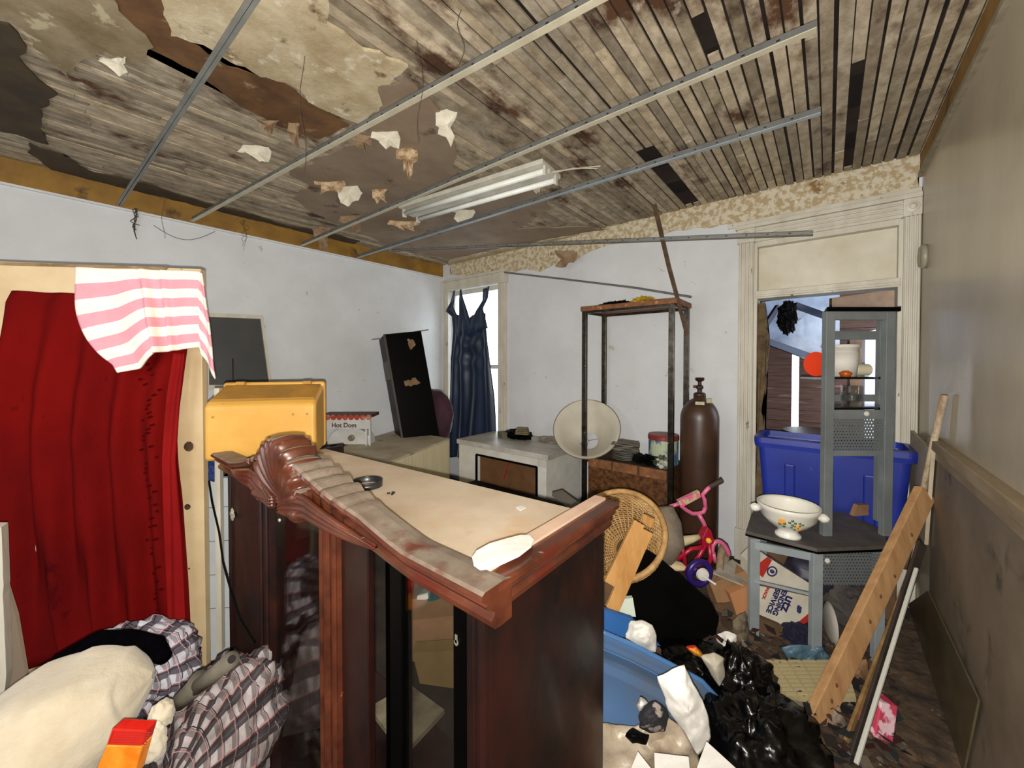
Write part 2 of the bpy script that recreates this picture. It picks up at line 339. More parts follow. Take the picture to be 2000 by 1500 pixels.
# wainscot with its cap on the right wall
struct('trim_1', B().bx((XR - .022, Y0, 0), (XR, 3.0, 1.15)), m_wains)
b = B(); b.bx((XR - .045, Y0, 1.15), (XR, 2.98, 1.20)); b.bx((XR - .03, Y0, 1.10), (XR - .021, 2.98, 1.15)); struct('trim_2', b, mat('grubby_cap_rail', (158, 140, 112), (128, 110, 84), scale=10, rough=.6, spot=(90, 72, 50), sscale=9, sthr=.6, stretch=(1, .3, 1)), bevel=.004)
# mustard border along left and right walls below the lath
struct('trim_3', B().bx((XL, Y0, 2.755), (XL + .012, D, 2.925)), m_mustard)
b = B(); b.bx((XR - .012, Y0, 2.80), (XR, D, 2.925)); struct('trim_4', b, m_mustard)
b = B(); b.bx((XR - .022, Y0, 2.775), (XR, D, 2.80)); struct('trim_5', b, mat('bead_trim', (150, 142, 120), (122, 112, 90), scale=20, rough=.6))
b = B(); b.bx((XL, Y0, 2.742), (XL + .018, D, 2.757)); struct('trim_6', b, m_wall)
# torn wallpaper frieze on the back wall
def fr(x, z): return (x, D - .002, z)
low = [(-3.03, 2.62), (-2.7, 2.66), (-2.5, 2.60), (-2.3, 2.66), (-2.1, 2.62), (-1.9, 2.72), (-1.7, 2.735), (-1.3, 2.745), (-.9, 2.735), (-.5, 2.70), (-.1, 2.705), (.38, 2.69)]
pts = [fr(-4.0, 2.77)] + [fr(*q) for q in low] + [fr(.44, 2.70), fr(.44, 2.925), fr(-4.0, 2.925)]
slab('wallpaper_frieze', pts, (0, -.006, 0), m_wallpaper, 'torn patterned wallpaper frieze along the top of the back wall', 'wallpaper', rag=.02, step=.05)
# ceiling: lath strips, each its own shade, with gaps
b = B(); cl = b.bm.loops.layers.color.new('Col'); X = XL; k = 0
missing = [(-.02, .035, 1.9, 3.5)]
missing = []
def add_missing(px0, py0, px1, py1, wd=1):
    a, c = onZ(px0, py0, ZC), onZ(px1, py1, ZC); missing.append((min(a.x, c.x), max(a.x, c.x) + .02 * wd, min(a.y, c.y), max(a.y, c.y)))
add_missing(1345, 40, 1385, 110); add_missing(1665, 125, 1645, 330); add_missing(1262, 290, 1345, 400, 1)
def toned(b, lo3, hi3, tone):
    n0 = len(b.bm.faces); b.bx(lo3, hi3); b.bm.faces.ensure_lookup_table()
    for f in b.bm.faces[n0:]:
        for lp in f.loops: lp[cl] = (*tone, 1)
while X < XR:
    wl = random.uniform(.040, .048); right = X > -2.35
    g = random.choice((.005, .007, .008, .009, .011, .015)) if right else random.choice((.0015, .0015, .002, .004))
    ya = Y0
    while ya < D:
        yb = min(D, ya + random.uniform(.8, 1.7))
        tv = random.uniform(.72, 1.0); tr = random.uniform(-.025, .03)
        tone = (tv, tv * (.97 + tr * .4), tv * (.93 + tr))
        segs = [(ya, yb)]
        for (mx0, mx1, my0, my1) in missing:
            if mx0 - .01 < X + wl / 2 < mx1 + .01:
                ns = []
                for (p, q) in segs:
                    if q < my0 or p > my1: ns.append((p, q))
                    else:
                        if p < my0: ns.append((p, my0))
                        if q > my1: ns.append((my1, q))
                segs = ns
        dz = random.uniform(-.003, .003)
        for p, q in segs:
            if q - p > .03: toned(b, (X + random.uniform(-.0015, .0015), p + .001, ZC + dz), (X + wl, q - .001, ZC + .01 + dz), tone)
        ya = yb
    X += wl + g
ceil = struct('ceiling', b, m_lath)
struct('trim_7', B().bx((XL - .1, Y0 - .1, 3.06), (XR + .1, D + t + .02, 3.1)), m_attic)
bj = B()
for yj in (-1.8, -1.2, -.6, 0, .6, 1.2, 1.8, 2.4, 3.0): bj.bx((XL, yj, ZC + .02), (XR, yj + .05, 3.06))
bj.bx((XL, 3.565, ZC + .012), (XR, 3.598, 3.06)); struct('trim_8', bj, m_attic)  # last dark strip added to keep the lit wall top above the laths dark

# plaster that still clings to the lath
def patch(name, pxs, z, thick, m, label, seed, amp=.03):
    pts = [onZ(x, y, z) for x, y in pxs]; pts = [V((min(XR - .03, max(XL + .02, p.x)), min(D - .01, p.y), z)) for p in pts]
    return slab(name, pts, (0, 0, -thick), m, label, 'plaster', rag=amp, step=.03, seed=seed)
Zp = ZC - .004
patch('plaster_patch', [(560, 335), (640, 300), (715, 265), (735, 165), (800, 150), (850, 200), (890, 260), (885, 330), (960, 350), (1050, 365), (1075, 405), (1010, 445), (1150, 440), (1190, 455), (1000, 478), (880, 505), (760, 480), (700, 450), (640, 430), (570, 385), (600, 360)], Zp, .012, m_taupe,
      'smooth taupe plaster still clinging to the ceiling around the tube light', 1)
patch('plaster_patch', [(300, -60), (640, -60), (640, 40), (700, 85), (800, 130), (740, 165), (745, 215), (700, 240), (640, 215), (560, 160), (480, 130), (400, 85), (330, 60)], Zp, .014, m_cream,
      'cream flaking plaster at the top between the two left metal channels', 2)
patch('plaster_patch', [(190, -60), (320, -60), (335, 60), (400, 95), (470, 135), (560, 165), (640, 222), (690, 245), (620, 270), (540, 240), (450, 195), (390, 140), (300, 100), (200, 60)], Zp + .002, .006, m_stain,
      'rusty brown stained band of plaster crossing the upper left ceiling', 3)
patch('plaster_patch', [(-60, 20), (20, 45), (38, 80), (52, 125), (108, 180), (85, 215), (92, 280), (40, 262), (-60, 240)], Zp, .01, m_olive,
      'dark mouldy patch of plaster at the far left edge of the ceiling', 4)
patch('plaster_patch', [(-60, -60), (180, -60), (260, 40), (300, 90), (280, 120), (200, 100), (130, 150), (60, 80), (20, 40), (-60, 15)], Zp, .008, mat('mottled_limewash', (150, 136, 108), (112, 96, 66), scale=5, rough=.85, bump=.5, spot=(176, 166, 134), sscale=8, sthr=.57, swid=.05), 'mottled olive limewash in the top left corner of the ceiling', 5)
patch('plaster_patch', [(880, 505), (1000, 480), (1180, 458), (1230, 440), (1090, 480), (960, 520), (900, 524)], Zp - .004, .01, m_cream, 'ragged cream plaster edge above the back wall', 6)
patch('plaster_patch', [(45, 275), (120, 300), (180, 335), (260, 350), (330, 372), (400, 395), (470, 412), (560, 440), (640, 452), (700, 470), (690, 476), (560, 455), (400, 415), (240, 385), (100, 345), (60, 300)], Zp - .002, .008, m_olive, 'dark olive strip of plaster along the left wall', 7)

# curled flakes hanging from the ceiling
def flake(px, py, wpx, hpx, z, m, label, lean=.3, seed=0, zz=None):
    p = onZ(px, py, ZC - .01) if zz is None else pt(px, py, zz)
    dep = (p - CAM).dot(FW); W = wpx * dep / F; H = hpx * dep / F
    b = B(); rnd = random.Random(seed)
    top = [(-.45, 0), (.0, -.08 * rnd.random()), (.45, .03)]
    for k in range(1, 9):
        a = PI * k / 9; r = rnd.uniform(.55, 1.05); top.append((.5 * math.cos(a) * r * (1 + .3 * math.sin(a)) + .1 * rnd.uniform(-1, 1), .9 * math.sin(a) * r))
    def fn3(x, y): return p + RT * (x * W * (1 + .25 * rnd.uniform(-1, 1))) - V((0, 0, y * H)) + FW * (H * lean * y * y + .015 * rnd.uniform(-1, 1))
    q = ragged([fn3(x, y) for x, y in top], .010, .018, seed)
    cvt = b.bm.verts.new(sum(q, V()) / len(q) + FW * .02 + V((0, 0, .3 * H * .3))); vs = [b.bm.verts.new(k) for k in q]
    for k in range(len(vs)): b.bm.faces.new((cvt, vs[k], vs[(k + 1) % len(vs)]))
    return b.obj('plaster_flake', m, world=True, solid=.004, label=label, cat='plaster flake', group='plaster flakes hanging from the ceiling')
m_flw = mat('white_flake', (212, 206, 190), (188, 180, 158), scale=14, rough=.8, bump=.4)
m_flc = mat('lumpy_flake', (190, 168, 134), (140, 106, 70), scale=24, rough=.85, bump=1, bscale=40, lo=.42, hi=.58)
m_flb = mat('brown_flake', (150, 126, 98), (108, 84, 58), scale=12, rough=.85, bump=.4)
for a in ((795, 288, 40, 72, 0, m_flc, 'lumpy beige flake hanging nearest left of the tube light', .3, 1), (755, 255, 62, 42, 0, m_flw, 'torn cream flake hanging beside the second channel', .5, 2), (708, 262, 46, 42, 0, m_flb, 'tan triangular flake hanging under the second channel', .4, 3),
          (872, 215, 44, 76, 0, m_flw, 'long white curl hanging left of the third channel', .25, 4), (500, 285, 62, 32, 0, m_flw, 'white curl hanging between the two left channels', .8, 5), (572, 238, 22, 48, 0, m_flb, 'narrow tan strip hanging between the two left channels', .5, 6),
          (525, 232, 50, 34, 0, m_flb, 'brown curled flake above the narrow tan strip', .6, 7), (680, 362, 50, 50, 0, m_flw, 'jagged white flake hanging above the mustard border', .6, 8), (738, 368, 40, 36, 0, m_flc, 'rounded beige flake hanging above the mustard border', .5, 9),
          (640, 352, 70, 26, 0, m_flc, 'wide cream curl hanging left of the rounded beige flake', .8, 10), (905, 408, 60, 30, 0, m_flw, 'curled flake hanging right under the tube light', .7, 11), (630, 445, 36, 52, 0, m_flb, 'brown flake hanging at the left wall by the third channel', .4, 12),
          (1048, 355, 16, 34, 0, m_flw, 'small white flake at the right end of the tube light', .4, 13), (1105, 490, 44, 36, 3.9, m_flb, 'brown paper flap peeling from the wallpaper frieze', .6, 14), (220, 110, 60, 26, 0, m_flw, 'pale ridge of peeling plaster at the upper left', .8, 15), (690, 420, 46, 40, 0, m_flb, 'brown flake hanging beside the mustard border near the third channel', .5, 16),
          (790, 430, 50, 26, 0, m_flc, 'beige flake hanging below the left end of the tube light', .6, 17)):
    flake(a[0], a[1], a[2], a[3], a[0] and 0, a[5], a[6], a[7], a[8], a[4] or None)

# ------------------------------------------------------------------ suspended ceiling channels
def channel(p, q, label, wide=.028, up=(0, 0, 1), facem=m_galvface, tall=.034):
    p, q = V(p), V(q); t_ = thing('ceiling_channel', label, 'metal channel', p, group='metal ceiling channels')
    b = B(); b.bar(p + V((0, 0, .018)), q + V((0, 0, .018)), .003, tall)
    d = (q - p); n_ = int(d.length / .11); sd = d.normalized().cross(V((0, 0, 1))).normalized()
    for i in range(1, n_):
        c = p + d * (i / n_) + V((0, 0, .018)); b.bar(c - sd * .0022, c + sd * .0022, .012, .006)
    wb = b.obj('web', m_galv, t_, world=True); wb.data.materials.append(m_blk)
    for f in wb.data.polygons:
        if f.index >= 6: f.material_index = 1
    b = B(); b.bar(p, q, wide, .004); b.obj('face', facem, t_, world=True)
    return t_
ZT = 2.765
a_ = onZ(245, 428, ZT); channel((XL + .03, .42, ZT), onZ(540, -70, ZT), 'grey metal channel farthest left, running steeply to the top edge', .03, facem=mat('grey_steel_face', (128, 130, 124), (108, 110, 104), scale=8, rough=.5), tall=.04)
channel(onZ(375, 432, ZT), onZ(1260, -48, ZT), 'second metal channel from the left, cream face, ending at the top edge', .028)
channel(onZ(575, 486, ZT), onZ(1595, 58, ZT), 'third metal channel, cream face, running over the tube light')
channel(onZ(690, 506, ZT), onZ(1603, 222, ZT), 'blue-grey metal channel running between tube light and doorway', .026, facem=mat('bluegrey_steel_face', (158, 168, 172), (136, 144, 148), scale=8, rough=.45))
channel(onZ(765, 491, ZT), pt(1588, 460, 2.28), 'thin dark channel sagging lowest, in front of the door frame', .014, facem=mat('dark_steel_face', (84, 80, 70), (66, 60, 50), scale=8, rough=.5), tall=.014)
# fallen strips
b = B(); b.tube([onY(985, 532, 3.55), onY(1100, 545, 3.55), onY(1240, 562, 3.53), onY(1350, 580, 3.50)], .010, 6); b.obj('fallen_rod', m_galv, world=True, label='thin grey rod slanting from the window trim to the metal shelf', cat='rod')
b = B(); pp = [(1278, 400), (1292, 460), (1306, 520), (1325, 590), (1342, 655)]
for i in range(4): b.bar(pt(*pp[i], 2.65 + i * .12), pt(*pp[i + 1], 2.77 + i * .12), .03, .006, up=FW)
b.obj('hanging_wood_strip', mat('dark_splinter', (92, 70, 48), (60, 44, 30), scale=20, rough=.8), world=True, label='dark splintered wood strip hanging down across the sagging channel', cat='wood strip')

# cobwebs: loose dusty threads
m_web = mat('dusty_cobweb', (70, 60, 48), None, rough=1)
for i, (x, y, l, lab) in enumerate(((248, 430, 60, 'thick dusty cobweb hanging at the end of the leftmost channel'), (318, 385, 80, 'thin cobweb thread hanging over the left wall'), (590, 110, 230, 'long cobweb thread hanging beside the second channel'), (900, 20, 110, 'cobweb thread caught on the second channel near the top'), (478, 430, 60, 'cobweb under the mustard border between channels'), (820, 80, 200, 'faint cobweb thread at the middle of the ceiling'))):
    p = onZ(x, y, 2.77); p.x = max(p.x, XL + .03); b = B(); dep = (p - CAM).dot(FW)
    for s_ in range(4 if i in (0, 4) else 1):
        pl = [p + RT * (.01 * s_ * math.sin(j * 1.3 + s_) + .012 * math.sin(j * .9 + i)) - V((0, 0, l * dep / F * j / 8 * (1 - .15 * s_))) for j in range(9)]
        b.tube(pl, .0012 if i else .0035, 5)
    b.obj('cobweb', m_web, world=True, label=lab, cat='cobweb', group='cobwebs')
b = B()
for s_ in range(8):
    p = V((-.35 + s_ * .0, 0, 0))
# cobweb swag on the left wall
b.tube([onX(300 + i * 12, 440 + 22 * math.sin(i / 10 * PI) + i * 1.2, XL + .03) for i in range(11)], .0022, 5)
b.obj('cobweb', m_web, world=True, label='drooping cobweb swag on the left wall above the striped towel', cat='cobweb', group='cobwebs')

# ------------------------------------------------------------------ fluorescent fitting
R0 = onZ(1078, 345, 2.80); L0 = onZ(802, 425, 2.80)
fx = thing('fluorescent_light', 'white twin-tube fluorescent fitting hanging between two ceiling channels', 'ceiling light', (L0 + R0) / 2)
ax = (R0 - L0).normalized(); sd = ax.cross(V((0, 0, 1))).normalized(); m_lw = mat('dusty_white_metal', (210, 208, 196), (186, 182, 166), scale=10, rough=.5)
b = B(); b.bar(L0 + V((0, 0, .05)) , R0 + V((0, 0, .05)), .26, .03); b.bar(L0 + V((0, 0, .03)), R0 + V((0, 0, .03)), .07, .04); b.obj('housing', m_lw, fx, world=True, bevel=.004)
m_tube = mat('fluorescent_glass', (238, 240, 234), (222, 224, 214), scale=7, rough=.25)
for s_ in (-1, 1):
    o_ = sd * (.075 * s_) + V((0, 0, .008)); b = B(); b.tube([L0 + o_ + ax * .02, R0 + o_ - ax * .02], .019, 16); b.obj('tube', m_tube, fx, world=True, smooth=True)
    for e, dd in ((L0, 1), (R0, -1)):
        b = B(); b.bar(e + o_, e + o_ + ax * dd * .02, .034, .06); b.obj('lamp_holder', m_lw, fx, world=True, bevel=.004)
b = B(); b.tube([R0 + V((0, 0, .03)), R0 + ax * .1 + V((0, .05, .04)), R0 + ax * .32 + V((0, .02, -.01))], .005, 6); b.tube([R0 + V((0, 0, .02)), R0 + ax * .16 + sd * .03, R0 + ax * .3 + V((0, .02, -.02))], .003, 6); b.obj('wire', m_galvface, fx, world=True)

# ------------------------------------------------------------------ window
wn = B()
for (x0, x1, z0, z1) in ((wx0 - .10, wx0, wz0, wz1), (wx1, wx1 + .13, wz0 - .1, wz1)):
    wn.bx((x0, D - .025, z0), (x1, D, z1))
    for k in range(3):
        xx = x0 + (x1 - x0) * (.2 + .3 * k); wn.bx((xx - .008, D - .034, z0), (xx + .008, D - .02, z1))
wn.bx((wx0 - .12, D - .03, wz1), (wx1 + .15, D, wz1 + .13)); wn.bx((wx0 - .12, D - .045, wz1 + .13), (wx1 + .16, D, wz1 + .16)); wn.bx((wx0 - .1, D - .04, wz1 + .03), (wx1 + .1, D - .02, wz1 + .05))
wn.bx((wx1, D - .035, wz1), (wx1 + .13, D, wz1 + .13)); wn.bx((wx0 - .12, D - .07, wz0 - .05), (wx1 + .15, D, wz0))
wo = struct('window_1', wn, m_trim, bevel=.003)
b = B(); yy = D + .06
b.bx((wx0, yy, wz0), (wx0 + .04, yy + .04, wz1)); b.bx((wx1 - .015, yy, wz0), (wx1, yy + .04, wz1)); b.bx((wx0, yy, wz1 - .05), (wx1, yy + .04, wz1)); b.bx((wx0, yy, wz0), (wx1, yy + .04, wz0 + .05)); b.bx((wx0, yy, 1.5), (wx1, yy + .04, 1.55))
b.obj('window_sash', m_trim, wo)
B().bx((wx0, yy + .015, wz0), (wx1, yy + .02, wz1)).obj('window_pane', m_glass, wo)

# dress hanging in the window
dr = thing('dress', 'long navy satin dress hung by its straps in the corner window', 'dress', (-3.65, D - .09, .7))
def lerp_tab(tab, v):
    for (a, *p), (c, *q) in zip(tab, tab[1:]):
        if v <= c: f = (v - a) / (c - a) if c > a else 0; return [x + (y - x) * f for x, y in zip(p, q)]
    return list(tab[-1][1:])
# image rows -> left/right edge in pixels
rows = [(0, 884, 950, 612), (.12, 886, 953, 645), (.3, 880, 960, 700), (.55, 880, 966, 770), (.8, 876, 968, 840), (1, 874, 966, 893)]
def dfn(u, v):
    xl, xr, y = lerp_tab(rows, v); p = onY(xl + (xr - xl) * u, y, D - .09)
    dip = (.22 * math.exp(-((u - .42) / .2) ** 2)) * (1 - v) ** 8
    fold = .022 * math.sin(u * 26 + 2 * v + 1.5 * math.sin(u * 5)) * min(1, v * 3 + .2) + .014 * math.sin(u * 9 + v * 7)
    cowl = .02 * math.sin((v + .6 * (u - .5) ** 2) * 50) * math.exp(-((v - .22) / .16) ** 2) * math.exp(-((u - .55) / .3) ** 2)
    return p + V((0, fold + cowl - .02, -dip * .4))
b = B(); b.grid(dfn, 60, 60); b.obj('skirt', m_dress, dr, world=True, smooth=True, solid=.003)
def strap(pxs, wpx):
    b = B(); P_ = [onY(x, y, D - .11) for x, y in pxs]; n_ = len(P_) - 1
    def fn(u, v):
        q = v * n_; i = min(int(q), n_ - 1); c = P_[i].lerp(P_[i + 1], q - i); ww = wpx[i] + (wpx[i + 1] - wpx[i]) * (q - i)
        return c + V(((u - .5) * ww / 150, -.01 * math.sin(u * 9), (u - .5) * ww / 600))
    b.grid(fn, 10, 16); b.obj('strap', m_dress, dr, world=True, smooth=True, solid=.006)
strap([(900, 566), (901, 585), (905, 612), (908, 650)], [3, 12, 24, 44]); strap([(888, 568), (884, 590), (878, 604), (889, 618)], [3, 13, 24, 12]); strap([(950, 562), (948, 585), (936, 606), (930, 650)], [16, 14, 20, 60])
# ------------------------------------------------------------------ doorway with transom
def fluted(b, x0, x1, z0, z1, yf=D - .03):
    b.bx((x0, yf, z0), (x1, D + .0, z1)); n = 4
    for k in range(n):
        xx = x0 + (x1 - x0) * ((k + .5) / n); b.bx((xx - (x1 - x0) * .07, yf - .012, z0), (xx + (x1 - x0) * .07, yf + .002, z1))
b = B(); zt = 2.60
fluted(b, dx0 - .115, dx0 - .012, .25, tz1 + .01); fluted(b, dx1 + .012, XR - .003, .25, tz1 + .01)
for x0, x1 in ((dx0 - .125, dx0 - .005), (dx1 + .005, XR - .002)):
    b.bx((x0, D - .045, tz1 + .01), (x1, D, tz1 + .12)); b.bx((x0, D - .045, 0), (x1, D, .25))
    cx = (x0 + x1) / 2; b.lathe([(.001, 0), (.032, 0), (.034, .008), (.02, .012), (.012, .02), (.001, .02)], 20, M=Matrix.Translation((cx, D - .045, tz1 + .065)) @ Matrix.Rotation(PI / 2, 4, 'X'))
b.bx((dx0 - .012, D - .03, tz1 + .01), (dx1 + .012, D, tz1 + .12))
for q in (.03, .06, .09): b.bx((dx0 - .012, D - .042, tz1 + q), (dx1 + .012, D - .028, tz1 + q + .012))
b.bx((dx0 - .14, D - .055, tz1 + .12), (XR - .002, D, tz1 + .15)); b.bx((dx0 - .2, D - .02, tz1 + .15), (XR - .002, D, tz1 + .19))
b.bx((dx0 - .012, D - .02, 0), (dx0 + .012, D + .14, tz1)); b.bx((dx1 - .012, D - .02, 0), (dx1 + .012, D + .14, tz1))
b.bx((dx0, D - .025, dz1), (dx1, D + .14, tz0 + .005)); b.bx((dx0, D - .035, dz1 + .012), (dx1, D - .02, dz1 + .03))
b.bx((dx0, D - .015, tz1 - .03), (dx1, D + .14, tz1 + .012))
dw = struct('door_1', b, m_trim, bevel=.003)
B().bx((dx0 + .012, D + .05, tz0), (dx1 - .012, D + .056, tz1 - .03)).obj('transom_pane', mat('frosted_grimy_glass', (206, 201, 184), (184, 176, 150), scale=3, rough=.4, spot=(58, 52, 44), sscale=1.2, sthr=.72), dw)
# splintered jamb on the left inside the doorway
slab('splintered_jamb', [V((dx0 + .013, D + .01, .3)), V((dx0 + .06, D + .01, .3)), V((dx0 + .055, D + .01, 1.2)), V((dx0 + .085, D + .01, 1.75)), V((dx0 + .05, D + .01, 2.06)), V((dx0 + .013, D + .01, 2.06))], (0, .09, 0), mat('rotten_wood', (112, 92, 62), (72, 56, 36), scale=14, rough=.9, bump=1, bscale=40), 'splintered rotten strip of wood down the left side of the doorway', 'wood strip', rag=.015, step=.03)
# round plate on the right wall beside the door frame
b = B(); b.lathe([(.001, 0), (.07, 0), (.074, .012), (.06, .03), (.055, .026), (.001, .028)], 32, M=Matrix.Translation((XR, 3.43, 2.235)) @ Matrix.Rotation(-PI / 2, 4, 'Y'))
b.obj('wall_plate', mat('old_white_plastic', (170, 164, 144), (148, 140, 118), scale=8, rough=.4), smooth=True, label='round off-white plate mounted high on the right wall beside the door frame', cat='wall plate', world=True)

# ------------------------------------------------------------------ the room beyond
bz = 2.75; by = 5.5
m_plank = mat('aged_plank_wall', (92, 62, 52), (60, 38, 30), scale=6, rough=.7, stretch=(.6, 1, 6), bump=.4, spot=(120, 92, 82), sscale=5, sthr=.6)
b = B(); sx = onY(1546, 760, by).x; sx2 = onY(1560, 760, by).x
zz = 0
while zz < bz:
    h_ = .13; b.bx((-1.3, by + .03, zz), (sx, by + .05, zz + h_)); b.bx((sx2, by + .03, zz), (1.6, by + .05, zz + h_)); b.bx((-1.3, by, zz), (sx, by + .03, zz + h_ - .006)); b.bx((sx2, by, zz), (1.6, by + .03, zz + h_ - .006)); zz += h_
struct('wall_beyond', b, m_plank)
struct('wall_beyond_left', B().bx((-1.4, D + t, 0), (-1.3, by, bz)), m_plank)
struct('wall_beyond_right', B().bx((1.6, D + t, 0), (1.7, 4.2, bz)).bx((1.6, 5.2, 0), (1.7, by, bz)).bx((1.6, 4.2, 0), (1.7, 5.2, .9)), m_plank)  # opening left out of view to let daylight onto the silver sheet
struct('ceiling_beyond', B().bx((-1.4, D + t, bz), (1.7, by + .1, bz + .05)), m_attic)
m_sheet = mat('cloudy_plastic_sheet', (150, 164, 190), (96, 104, 122), scale=2.5, rough=.22, spot=(206, 216, 232), sscale=2, sthr=.58, swid=.2, spec=.8, bump=.4, bscale=5)
slab('plastic_sheet', [pt(1488, 590, 4.0), pt(1640, 570, 4.0), pt(1640, 712, 3.9), pt(1500, 672, 3.9)], FW * .02, m_sheet, 'cloudy silver sheet hung high inside the doorway', 'sheet')
b = B(); b.bar(pt(1490, 664, 3.8), pt(1640, 718, 3.7), .05, .06); b.obj('blue_beam', mat('dark_blue_beam', (26, 38, 66), None, rough=.4), world=True, label='dark blue bar slanting under the silver sheet beyond the doorway', cat='bar')
b = B(); b.bar(pt(1492, 640, 3.7), pt(1520, 598, 3.7), .04, .04); b.bar(pt(1552, 596, 3.7), pt(1625, 622, 3.7), .05, .05); b.obj('dark_strut', mat('navy_strut', (20, 26, 52), None, rough=.4), world=True, label='dark strut crossing at the top of the doorway', cat='strut')
b = B(); b.blob(pt(1537, 620, 3.3), (.07, .05, .13), .35, 3, seed=4); b.obj('hanging_rag', m_blackp, world=True, label='black rag hanging in the top of the doorway', cat='rag')
slab('door_panel', [pt(1690, 650, 3.3), pt(1722, 640, 3.3), pt(1722, 860, 3.3), pt(1688, 860, 3.3)], FW * .03, mat('lilac_white_board', (196, 196, 206), (168, 168, 180), scale=5, rough=.6, spot=(90, 80, 76), sscale=20, sthr=.66), 'pale upright board seen through the tall grey rack', 'board')
slab('dark_plank', [pt(1660, 655, 3.6), pt(1690, 650, 3.6), pt(1690, 800, 3.6), pt(1660, 800, 3.6)], FW * .03, m_cardd, 'brown plank seen through the rack left of the pale board', 'board')
b = B(); b.lathe([(.001, 0), (.3, 0), (.3, .9), (.001, .9)], 24); b.obj('dark_drum', mat('rusty_drum', (70, 48, 30), (44, 30, 20), scale=5, rough=.5), loc=onY(1600, 840, 5.0) * V((1, 1, 0)) if False else V((onY(1600, 800, 4.9).x, 4.9, .0)), smooth=False, label='dark rusty drum standing in the room beyond the doorway', cat='drum')
slab('shelf_board', [pt(1625, 582, 3.4), pt(1748, 565, 3.4), pt(1748, 612, 3.4), pt(1625, 612, 3.4)], FW * .03, m_cardd, 'brown board across the upper right of the doorway', 'board')

# blue bin standing in the doorway
bn = thing('storage_bin', 'large deep-blue plastic bin standing in the doorway behind the grey rack', 'bin', (.005, 3.385, .50))
def rr(w_, d_, r, n=6):
    out = []
    for cx, cy, a0 in ((w_ - r, d_ - r, 0), (-w_ + r, d_ - r, 90), (-w_ + r, -d_ + r, 180), (w_ - r, -d_ + r, 270)):
        for k in range(n + 1): a = math.radians(a0 + 90 * k / n); out.append((cx + r * math.cos(a), cy + r * math.sin(a)))
    return out
def tubshell(b, rings, r, close_bottom=True):
    vs = []
    for (w_, d_, z) in rings: vs.append([b.bm.verts.new((x, y, z)) for x, y in rr(w_, d_, r)])
    for A, C in zip(vs, vs[1:]):
        n = len(A)
        for k in range(n): b.bm.faces.new((A[k], A[(k + 1) % n], C[(k + 1) % n], C[k]))
    if close_bottom: b.bm.faces.new(vs[0])
b = B(); tubshell(b, [(.345, .135, 0), (.385, .165, .53), (.39, .168, .532)], .04); b.obj('bin_body', m_bin, bn, solid=.006)
b = B(); tubshell(b, [(.405, .182, .50), (.41, .187, .53), (.41, .187, .565), (.375, .155, .57), (.375, .155, .53)], .045, False); b.obj('rim', m_bin, bn)
b = B()
for x in (-.2, 0, .2): b.prism([(x - .03, -.150, .02), (x + .03, -.150, .02), (x + .03, -.172, .40), (x - .03, -.172, .40)], (0, .02, 0))
b.obj('rib', m_bin, bn, bevel=.01)
b = B(); b.bx((-.33, 3.23, 0), (.33, 3.54, .497)); b.obj('cardboard_box', m_cardd, bevel=.004, world=True, label='brown carton under the blue bin', cat='box')

# ------------------------------------------------------------------ grey metal rack (desk and tower); local axes = camera right / forward on the floor
rk = thing('desk_rack', 'grey steel corner computer desk with tall open tower in front of the doorway', 'desk', (0, 0, 0), (0, 0, YAW))
def lbox(x0, x1, y0, y1, z0, z1, m, name, bevel=.002): b = B(); b.bx((x0, y0, z0), (x1, y1, z1)); return b.obj(name, m, rk, bevel=bevel)
DT = .65
b = B(); b.prism([(x, y, DT) for x, y in ((1.31, 2.16), (1.545, 1.955), (1.93, 1.985), (2.08, 2.15), (2.08, 2.44), (1.52, 2.44))], (0, 0, -.018)); b.obj('desktop', mat('dark_dusty_desktop', (88, 82, 74), (66, 60, 54), scale=12, rough=.6), rk)
b = B(); b.prism([(x, y, DT - .018) for x, y in ((1.305, 2.16), (1.545, 1.95), (1.935, 1.98), (2.085, 2.15), (2.085, 2.445), (1.515, 2.445))], (0, 0, -.010)); b.obj('desktop_edge', m_black, rk)
for (x, y) in ((1.335, 2.13), (1.565, 1.985), (1.92, 2.02), (1.55, 2.40), (2.04, 2.40)): lbox(x - .026, x + .026, y - .015, y + .015, 0, DT - .028, m_greyl, 'leg')
b = B(); b.bar((1.335, 2.12, DT - .06), (1.565, 1.985, DT - .06), .02, .04); b.obj('apron', m_greyl, rk)
b = B(); b.bar((1.335, 2.12, DT - .26), (1.565, 1.99, DT - .26), .012, .014); b.obj('crossbar', m_greyl, rk)
lbox(1.595, 1.90, 1.992, 1.996, DT - .21, DT - .03, m_perf, 'perforated_panel', 0)
tw0, tw1, ty0, ty1, tt = 1.688, 2.058, 2.09, 2.36, 1.865
for (x, y) in ((tw0 + .022, ty0 + .015), (tw1 - .025, ty0 + .015), (1.865, 2.30), (2.185, 2.30)): lbox(x - .024, x + .024, y - .016, y + .016, DT, tt, m_greym, 'post')
def lsk(z0, z1, m, name, a=.0, c=.0):
    b = B(); b.prism([(tw0 - .012 + a, ty0 - .015 + c, z0), (tw1 + .012 - a, ty0 - .015 + c, z0), (2.215 - a, 2.32, z0), (1.85 + a, 2.32, z0)], (0, 0, z1 - z0)); return b.obj(name, m, rk, bevel=.001)
lsk(tt, tt + .022, m_black, 'top_shelf')
lbox(tw0, tw1, ty0 + .0, ty0 + .03, tt - .045, tt - .0, m_greym, 'top_rail'); lbox(1.865, 2.185, 2.29, 2.31, tt - .14, tt - .09, m_greym, 'back_rail')
for z_ in (1.512, 1.345): lsk(z_ - .012, z_, m_glassblk, 'shelf', .03, .05)
lbox(1.66, 1.76, 2.14, 2.24, 1.498, 1.508, m_greyl, 'shelf_bracket')
